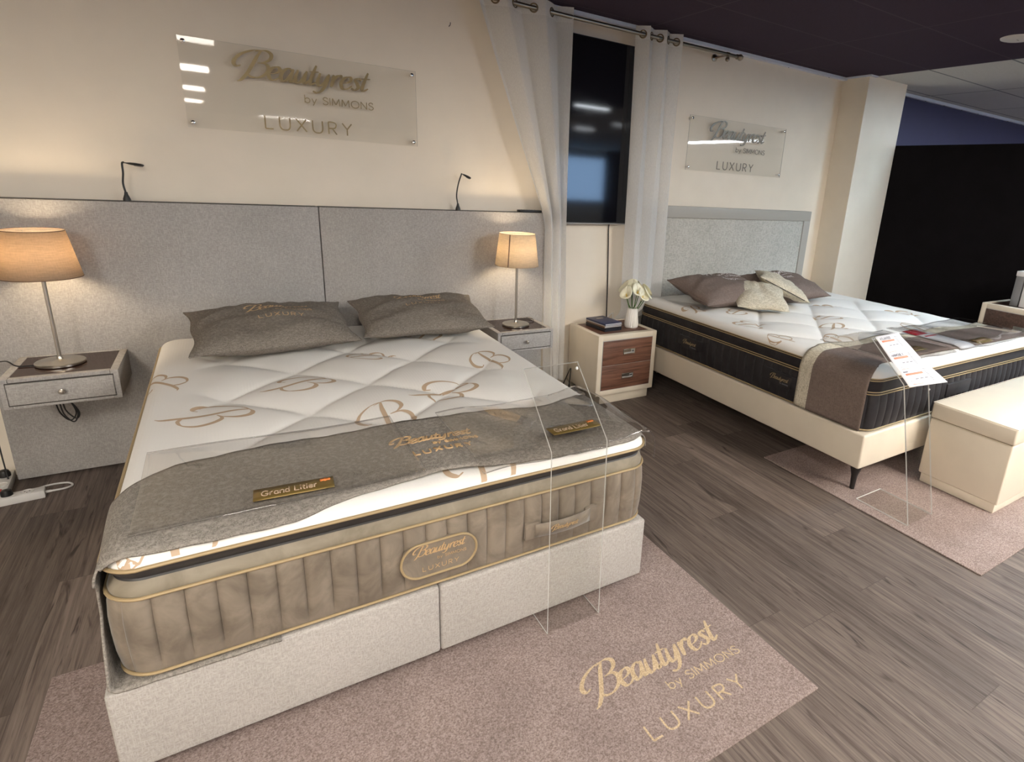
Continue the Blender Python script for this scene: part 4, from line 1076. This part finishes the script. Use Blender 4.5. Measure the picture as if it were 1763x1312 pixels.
# ------------------------------------------------------------------ wall signs
def wall_sign(ox, label, lw, lmat, gmat):
    t = thing('wall_sign', label, 'sign', (ox, -.03, 1.912), group=None)
    hw, hh = .558, .204
    m = MB(); T = .0035
    vs = [(-hw, -T, -hh), (hw, -T, -hh), (hw, -T, hh), (-hw, -T, hh), (-hw, T, -hh), (hw, T, -hh), (hw, T, hh), (-hw, T, hh)]
    m.add(vs, [(0, 1, 2, 3), (5, 4, 7, 6)], 0); m.add(vs, [(4, 5, 1, 0), (3, 2, 6, 7), (0, 3, 7, 4), (1, 5, 6, 2)], 1)
    m.build('acrylic_plate', ['clear_acrylic', 'sign_edge'], t, smooth=False)
    pl = lambda u, v, th: (u + .0 - .02, -T - .0004 - th, v + .005)
    m = MB(); write(m, 'Beautyrest', pl, -.30, .056, .062, .61, 'script', mat=0, thick=.004, slant=.25, k=8); m.build('script_lettering', lmat, t)
    m = MB(); write(m, 'by SIMMONS', pl, -.01, -.036, .036, .345, 'sans', .11, mat=0, thick=.003); m.build('caption_lettering', lmat, t)
    m = MB(); write(m, 'LUXURY', pl, -.205, -.184, .062, .42, 'sans', .10, gap=.42, mat=0, thick=.003); m.build('capital_lettering', lmat, t)
    for sx in (-1, 1):
        for sz in (-1, 1):
            m = MB(); m.lathe([(.008, -.0265), (.008, .005), (.0095, .0055), (.0095, .0095), (.007, .011), (0, .0115)], (0, 0, 0), 18, mtx=Matrix.Translation((sx * (hw - .022), 0, sz * (hh - .022))) @ Matrix.Rotation(PI / 2, 4, 'X'))
            m.build('standoff', 'chrome', t)
    return t
wall_sign(-.012, 'clear acrylic wall sign with gold lettering above the left bed', 1, 'sign_gold', 0)
wall_sign(3.21, 'clear acrylic wall sign with dark lettering above the right bed', 1, 'sign_grey', 0)

# ------------------------------------------------------------------ television and its cable
t = thing('television', 'tall black wall-mounted screen between the two white curtains', 'television', (1.755, -.03, 1.28))
m = MB(); m.box(1.415, 2.095, -.066, -.034, 1.28, 2.49, .004); m.build('casing', 'black_plastic', t, local=False)
m = MB(); m.box(1.421, 2.089, -.0672, -.064, 1.290, 2.484); m.build('screen', 'screen_glass', t, local=False, smooth=False)
m = MB(); m.box(1.415, 2.095, -.068, -.05, 1.274, 1.2815, .001); m.build('lower_bezel', 'grey_cover', t, local=False)
m = MB(); m.box(1.55, 1.95, -.034, -.001, 1.6, 2.2, .003); m.build('wall_bracket', 'black_plastic', t, local=False)
cable('television_cable', [(1.968, -.03, 1.30), (1.968, -.012, 1.25), (1.978, -.009, 1.1), (1.990, -.008, .9), (1.998, -.008, .7), (2.0, -.010, .3), (1.9, -.03, .01)], .0045, 'black_plastic', 'black cable running down the wall below the screen')

# ------------------------------------------------------------------ curtain rod and curtains
RY, RZ = -.15, 2.553
t = thing('curtain_rod', 'brushed metal curtain rod under the dark ceiling', 'curtain rod', (1.8, RY, RZ))
m = MB(); m.tube([(.55, RY, RZ), (2.95, RY, RZ)], .0125, 16); m.build('pole', 'rod_metal', t, local=False)
for x, s in ((.55, -1), (2.95, 1)):
    m = MB(); m.lathe([(.0125, 0), (.018, .003), (.018, .012), (.013, .016), (.021, .03), (.024, .042), (.018, .055), (0, .06)], (0, 0, 0), 20, mtx=Matrix.Translation((x, RY, RZ)) @ Matrix.Rotation(s * PI / 2, 4, 'Y')); m.build('finial', 'rod_metal', t, local=False)
for x in (.62, 2.86):
    m = MB(); m.tube([(x, RY, RZ - .004), (x, -.01, RZ - .004)], .007, 10); m.lathe([(.026, 0), (.026, .008), (.012, .012)], (0, 0, 0), 18, mtx=Matrix.Translation((x, -.001, RZ - .004)) @ Matrix.Rotation(PI / 2, 4, 'X'))
    m.lathe([(.017, -.012), (.017, .012)], (0, 0, 0), 16, mtx=Matrix.Translation((x, RY, RZ)) @ Matrix.Rotation(PI / 2, 4, 'Y')); m.lathe([(0, .0), (.014, .006), (.017, .018), (.013, .03), (0, .034)], (x, RY, RZ - .05), 16)
    m.build('bracket', 'rod_metal', t, local=False)
def curtain(label, xl, xr, zb, nf, amp, zt=2.605, phase=0.0, ystraight=None, back=False):
    t = thing('curtain', label, 'curtain', ((xl(1.5) + xr(1.5)) / 2, RY, zt))
    H = zt - zb
    def fn(u, v):
        z = zb + H * v; a = xl(z); b = xr(z)
        k = (b - a) / (xr(zt) - xl(zt))
        A = (1 if not back else .22 + .78 * smooth01((z - .49) / .13)) * amp * (.55 + .45 * smooth01((z - 1.3) / 1.2)) * (.8 + .2 * math.sin(u * 17))
        ph = 2 * PI * nf * u + phase
        w1 = math.sin(ph) + .22 * math.sin(2 * ph + 3 * z) * (1 - v)
        sway = .010 * math.sin(3 * z + 5 * u) * (1 - v)
        y = RY + A * w1 + .010 * math.sin(9 * u + 2 * z) * (1 - v)
        if ystraight: y += ystraight(u, z)
        if back: y += .130 * (1 - smooth01((z - .49) / .13))
        return (a + (b - a) * u + sway * .5 + .012 * math.sin(2 * ph) * k, y, z)
    zero = [(i * PI - phase) / (2 * PI * nf) for i in range(0, 40)]; zero = [q for q in zero if .03 < q < .97]
    vr = (RZ - zb) / H; W_ = xr(RZ) - xl(RZ)
    def skip(u, v):
        if abs(v - vr) * H > .03: return False
        for q in zero:
            p0 = V(fn(q, vr)); p = V(fn(u, v))
            if (p - p0).length < .0215: return True
        return False
    nu = 36 * nf if isinstance(nf, int) else int(36 * nf)
    vv = lin(0, 1 - .13 / H, 50) + lin(1 - .13 / H, 1, 40)[1:]
    m = MB(); m.grid(fn, lin(0, 1, nu), vv, lambda u, v: 1 if (v > 1 - .085 / H or v < .045 / H) else 0, skip=skip)
    m.build('cloth', ['sheer_voile', 'sheer_hem'], t, local=False, angle=80)
    for q in zero:
        p0 = V(fn(q, vr)); d = (V(fn(q + .004, vr)) - V(fn(q - .004, vr))).normalized(); nz = V((0, 0, 1)); nn = d.cross(nz).normalized()
        R_ = Matrix((d, nz, nn)).transposed().to_4x4(); R_.translation = p0
        g = MB(); g.lathe([(.0195, -.0015), (.0195, .0025), (.023, .0035), (.0275, .0015), (.0275, -.0015), (.023, -.0035)], (0, 0, 0), 28, mtx=R_, closed=True)
        g.build('eyelet', 'bronze_ring', t, local=False)
    return t
curtain('white sheer curtain gathered to the right, beside the lit lamp', lambda z: interp([.12, 1.25, 1.36, 1.8, 2.2, 2.61], [1.392, 1.372, 1.345, 1.16, 1.005, .855], z),
        lambda z: interp([.12, 1.2, 2.61], [1.552, 1.512, 1.495], z), .125, 2.5, .048, phase=.4,
        ystraight=lambda u, z: .02 * (1 - u) * smooth01((1.9 - z) / .7))
curtain('white sheer curtain hanging straight behind the cream nightstand', lambda z: interp([.1, .50, .64, 1.0, 2.61], [2.03, 2.03, 2.05, 2.040, 2.018], z),
        lambda z: interp([.1, .50, .66, 2.61], [2.165, 2.165, 2.40, 2.388], z), .10, 2.5, .045, phase=1.5, back=True)

# ------------------------------------------------------------------ cream nightstand with drawers
def drawer_cabinet(name, label, x0, x1, y0, y1, z0, z1, drawers, face='-y', wood_='walnut', plinth=True, cat='nightstand'):
    """box whose drawers face -y in its own frame; returned empty may be rotated"""
    t = thing(name, label, cat, (0, 0, 0))
    w = x1 - x0; fr = .042; top = .035
    m = MB()
    m.box(x0, x0 + fr, y0, y1, z0, z1, .006); m.box(x1 - fr, x1, y0, y1, z0, z1, .006); m.box(x0 + fr - .004, x1 - fr + .004, y0, y1, z0, z0 + fr, .006)
    m.box(x0 + fr - .004, x1 - fr + .004, y0, y0 + .05, z1 - fr, z1, .006); m.box(x0 + fr - .004, x1 - fr + .004, y1 - .03, y1, z0, z1, .006)
    m.box(x0 + fr, x1 - fr, y0 + .03, y1 - .02, z0 + fr, z1 - .03)
    m.build('shell', 'leather_cream', t)
    m = MB(); m.box(x0 + fr - .002, x1 - fr + .002, y0 + .045, y1 - .028, z1 - .012, z1 - .004); m.build('top_inlay', wood_, t, smooth=False)
    m = MB(); m.box(x0 + fr - .004, x1 - fr + .004, y0 - .001, y0 + .02, z0 + fr - .003, z1 - fr + .003, .002); m.build('metal_trim', 'grey_cover', t)
    hh = (z1 - z0 - 2 * fr) / drawers
    for k in range(drawers):
        a = z0 + fr + hh * k
        m = MB(); m.box(x0 + fr, x1 - fr, y0 - .004, y0 + .02, a + .0015, a + hh - .0015, .001); d = m.build('drawer', wood_, t)
        m = MB(); cx_ = (x0 + x1) / 2 + .01; cz_ = a + hh / 2; hw = .052; hv = .020
        m.box(cx_ - hw, cx_ + hw, y0 - .007, y0 - .003, cz_ + hv - .006, cz_ + hv, .001); m.box(cx_ - hw, cx_ + hw, y0 - .007, y0 - .003, cz_ - hv, cz_ - hv + .006, .001)
        m.box(cx_ - hw, cx_ - hw + .006, y0 - .007, y0 - .003, cz_ - hv, cz_ + hv, .001); m.box(cx_ + hw - .006, cx_ + hw, y0 - .007, y0 - .003, cz_ - hv, cz_ + hv, .001)
        m.box(cx_ - hw + .005, cx_ + hw - .005, y0 - .0048, y0 - .003, cz_ - hv + .005, cz_ + hv - .005, 0, 1)
        m.box(cx_ - hw + .005, cx_ + hw * .35, y0 - .0062, y0 - .004, cz_ - .004, cz_ + hv - .005, 0, 0)
        m.lathe([(.006, 0), (.006, .004), (0, .0045)], (0, 0, 0), 12, 2, mtx=Matrix.Translation((cx_ + hw * .62, y0 - .004, cz_ + .002)) @ Matrix.Rotation(PI / 2, 4, 'X'))
        h = m.build('handle', ['brushed_metal', 'grey_cover', 'black_plastic'], d)
    if plinth:
        m = MB(); m.box(x0 + .058, x1 - .022, y0 + .03, y1 - .03, 0, z0 + .004, .005); m.build('plinth', 'leather_cream', t)
    return t
t = drawer_cabinet('nightstand', 'cream leather nightstand with two walnut drawers between the beds', -.26, .26, -.205, .205, .077, .533, 2)
t.location = (1.913, -.243, 0)
t = drawer_cabinet('nightstand', 'tall cream chest with dark wood drawers against the black partition', -.30, .30, -.235, .235, .06, .831, 3, wood_='walnut_deep', cat='chest of drawers')
t.location = (4.84, -1.858, 0); t.rotation_euler = (0, 0, -PI / 2)
# brochure boxes on the chest
for k, (yy, mt, lb) in enumerate(((-1.735, 'brochure_grey', 'dark grey brochure box on the chest by the black partition'), (-1.80, 'paper', 'white brochure box at the right edge on the chest'))):
    t = thing('brochure_box', lb, 'box', (4.80, yy, .829))
    m = MB(); m.box(-.09, .09, -.028, .028, 0, .235, .003); m.build('body', mt, t)
    m = MB(); m.box(-.093, .093, -.031, .031, .235, .275, .003); m.build('lid', 'paper', t)

# booklets
bk = (('black_cover', 'black booklet at the bottom of the stack on the cream nightstand', .018, 0), ('black_cover', 'black booklet second from the bottom of the nightstand stack', .010, .03),
      ('brown_cover', 'tan booklet in the middle of the nightstand stack', .010, -.04), ('grey_cover', 'grey edged booklet just under the top one of the stack', .009, .02), ('navy_cover', 'navy blue booklet with a silver label on top of the nightstand stack', .012, 0))
z = .5295
for k, (mt, lb, th, an) in enumerate(bk):
    t = thing('booklet', lb, 'booklet', (1.838, -.225, z), (0, 0, .10 + an), group='booklets stacked on the cream nightstand')
    wv_, dv = .080, .115
    m = MB(); m.box(-wv_, wv_, -dv, dv, 0, .0015, .0005); m.box(-wv_, wv_, -dv, dv, th - .0022, th - .0005, .0005); m.box(-wv_ - .001, -wv_ + .002, -dv, dv, 0, th - .0005, .0005); m.build('cover', mt, t)
    m = MB(); m.box(-wv_ + .002, wv_ - .003, -dv + .003, dv - .003, .0015, th - .0022); m.build('pages', 'print_pale' if mt != 'black_cover' else 'black_cover', t, smooth=False)
    if k == 4:
        m = MB(); m.add([(.002 + .032 * math.copysign(abs(math.cos(a)) ** .6, math.cos(a)), .055 + .014 * math.copysign(abs(math.sin(a)) ** .8, math.sin(a)), th) for a in lin(0, 2 * PI, 29)[:-1]], [tuple(range(28))], 0); m.build('label_sticker', 'brushed_metal', t)
    z += th
# vase and calla lilies
VX, VY, VZ = 2.047, -.285, .5295
t = thing('vase', 'white ribbed ceramic vase on the cream nightstand', 'vase', (VX, VY, VZ))
m = MB(); m.lathe([(.0, .0), (.036, .0), (.042, .006), (.044, .02), (.042, .05), (.036, .09), (.031, .118), (.030, .128), (.032, .134), (.028, .134), (.026, .12), (.03, .08), (.034, .03), (0, .02)], n=96, ribs=24, amp=.0028); m.v = [(a * 1.15, b * 1.15, c * 1.12) for a, b, c in m.v]; m.build('body', 'porcelain', t)
def calla(k, dx, dy, h, ax, lb):
    t = thing('calla_lily', lb, 'flower', (VX, VY, VZ + .02), group='white calla lilies in the ribbed vase')
    top = V((dx, dy, h)); P_ = catmull([(dx * .05, dy * .05, .0), (dx * .12, dy * .12, .11), (dx * .5, dy * .5, h * .62), (dx * .92, dy * .92, h - .02), top], 6)
    m = MB(); m.tube(P_, .0032, 6); m.build('stem', 'stem_green', t)
    d = (P_[-1] - P_[-4]).normalized(); lean = V((math.cos(ax), math.sin(ax), .2)).normalized()
    z_ = (d * .8 + lean * .5).normalized(); x_ = lean.cross(z_).normalized(); y_ = z_.cross(x_)
    R_ = Matrix((x_, -y_, z_)).transposed().to_4x4(); R_.translation = top - z_ * .008
    def fn(u, v):   # u around, v along
        a = 2 * PI * u + .2; tip = (1 + math.cos(a)) / 2; r_ = .004 + .024 * v ** 1.4 + .016 * v ** 4
        L_ = .056 + .028 * tip ** 2
        return (r_ * math.sin(a) * (1 + .12 * v), r_ * math.cos(a) * (1 + .45 * tip * v), L_ * v - .010 * v ** 5 * (1 - tip * .2) - .006 * v ** 6 * (1 - tip))
    m = MB(); m.grid(fn, lin(0, 1, 25), lin(0, 1, 12), 0, mtx=R_); m.build('petal', 'petal', t, solid=.0012)
    m = MB(); m.tube([tuple(R_ @ V((0, 0, .008))), tuple(R_ @ V((0, .002, .03))), tuple(R_ @ V((0, .004, .046)))], [.003, .0032, .002], 7); m.build('spadix', 'stamen', t)
side = ('leaning far left', 'leaning left toward the wall', 'standing tallest near the middle', 'in the middle front', 'behind the middle', 'leaning slightly right', 'leaning right low', 'leaning farthest right', 'front right of the middle')
for k, (dx, dy, h, ax) in enumerate(((-.075, -.025, .215, 3.6), (-.050, .03, .245, 2.9), (-.012, .01, .262, 1.2), (.0, -.04, .235, 4.6), (.022, .045, .25, 1.4), (.045, -.01, .242, 5.9), (.075, -.045, .205, 5.6), (.105, .005, .215, .1), (.03, -.06, .20, 5.0))):
    calla(k, dx, dy, h, ax, 'white calla lily in the ribbed vase, ' + side[k])

# power strip and cables behind the nightstand
t = thing('power_strip', 'grey power strip on the floor between curtain and cream nightstand', 'power strip', (1.60, -.20, 0), (0, 0, math.radians(-35)))
m = MB(); m.box(-.11, .11, -.026, .026, 0, .04, .005); m.build('housing', 'white_plastic', t)
m = MB(); m.lathe([(.0, .0405), (.019, .0406), (.02, .0425), (.022, .0425), (.023, .03)], (.06, 0, 0), 20); m.build('socket', 'grey_cover', t)
m = MB(); m.lathe([(.02, 0), (.019, .014), (.012, .03), (.006, .05), (.004, .065)], n=16); o = m.build('plug', 'black_plastic'); o.location = (1.585, -.185, .0415); tag(o, 'black plug in the power strip beside the cream nightstand', 'plug')
cable('extension_cable', [(1.585, -.185, .10), (1.60, -.17, .17), (1.63, -.12, .20), (1.635, -.06, .12), (1.60, -.04, .01)], .004, 'black_plastic', 'black cable looping up left of the cream nightstand')
cable('white_cable', [(2.06, -.018, .30), (2.05, -.030, .545), (2.035, -.045, .585), (2.01, -.030, .56), (1.99, -.02, .50), (1.97, -.02, .3)], .005, 'white_plastic', 'white cable looping up the wall behind the vase')
m = MB(); m.lathe([(.022, 0), (.022, .05), (.012, .065), (.008, .09)], n=20); o = m.build('adapter', 'white_plastic'); o.location = (1.53, -.19, 0); tag(o, 'white plug adapter on the floor below the gathered curtain', 'adapter')
m = MB(); m.tube([(.758, 0, 2.392), (.762, -.012, 2.40), (.762, -.016, 2.412)], .0022, 6); o = m.build('wall_hook', 'black_plastic'); setorigin(o, (.758, 0, 2.392)); tag(o, 'tiny dark hook in the cream wall left of the gathered curtain', 'hook')
bpy.context.view_layer.update()
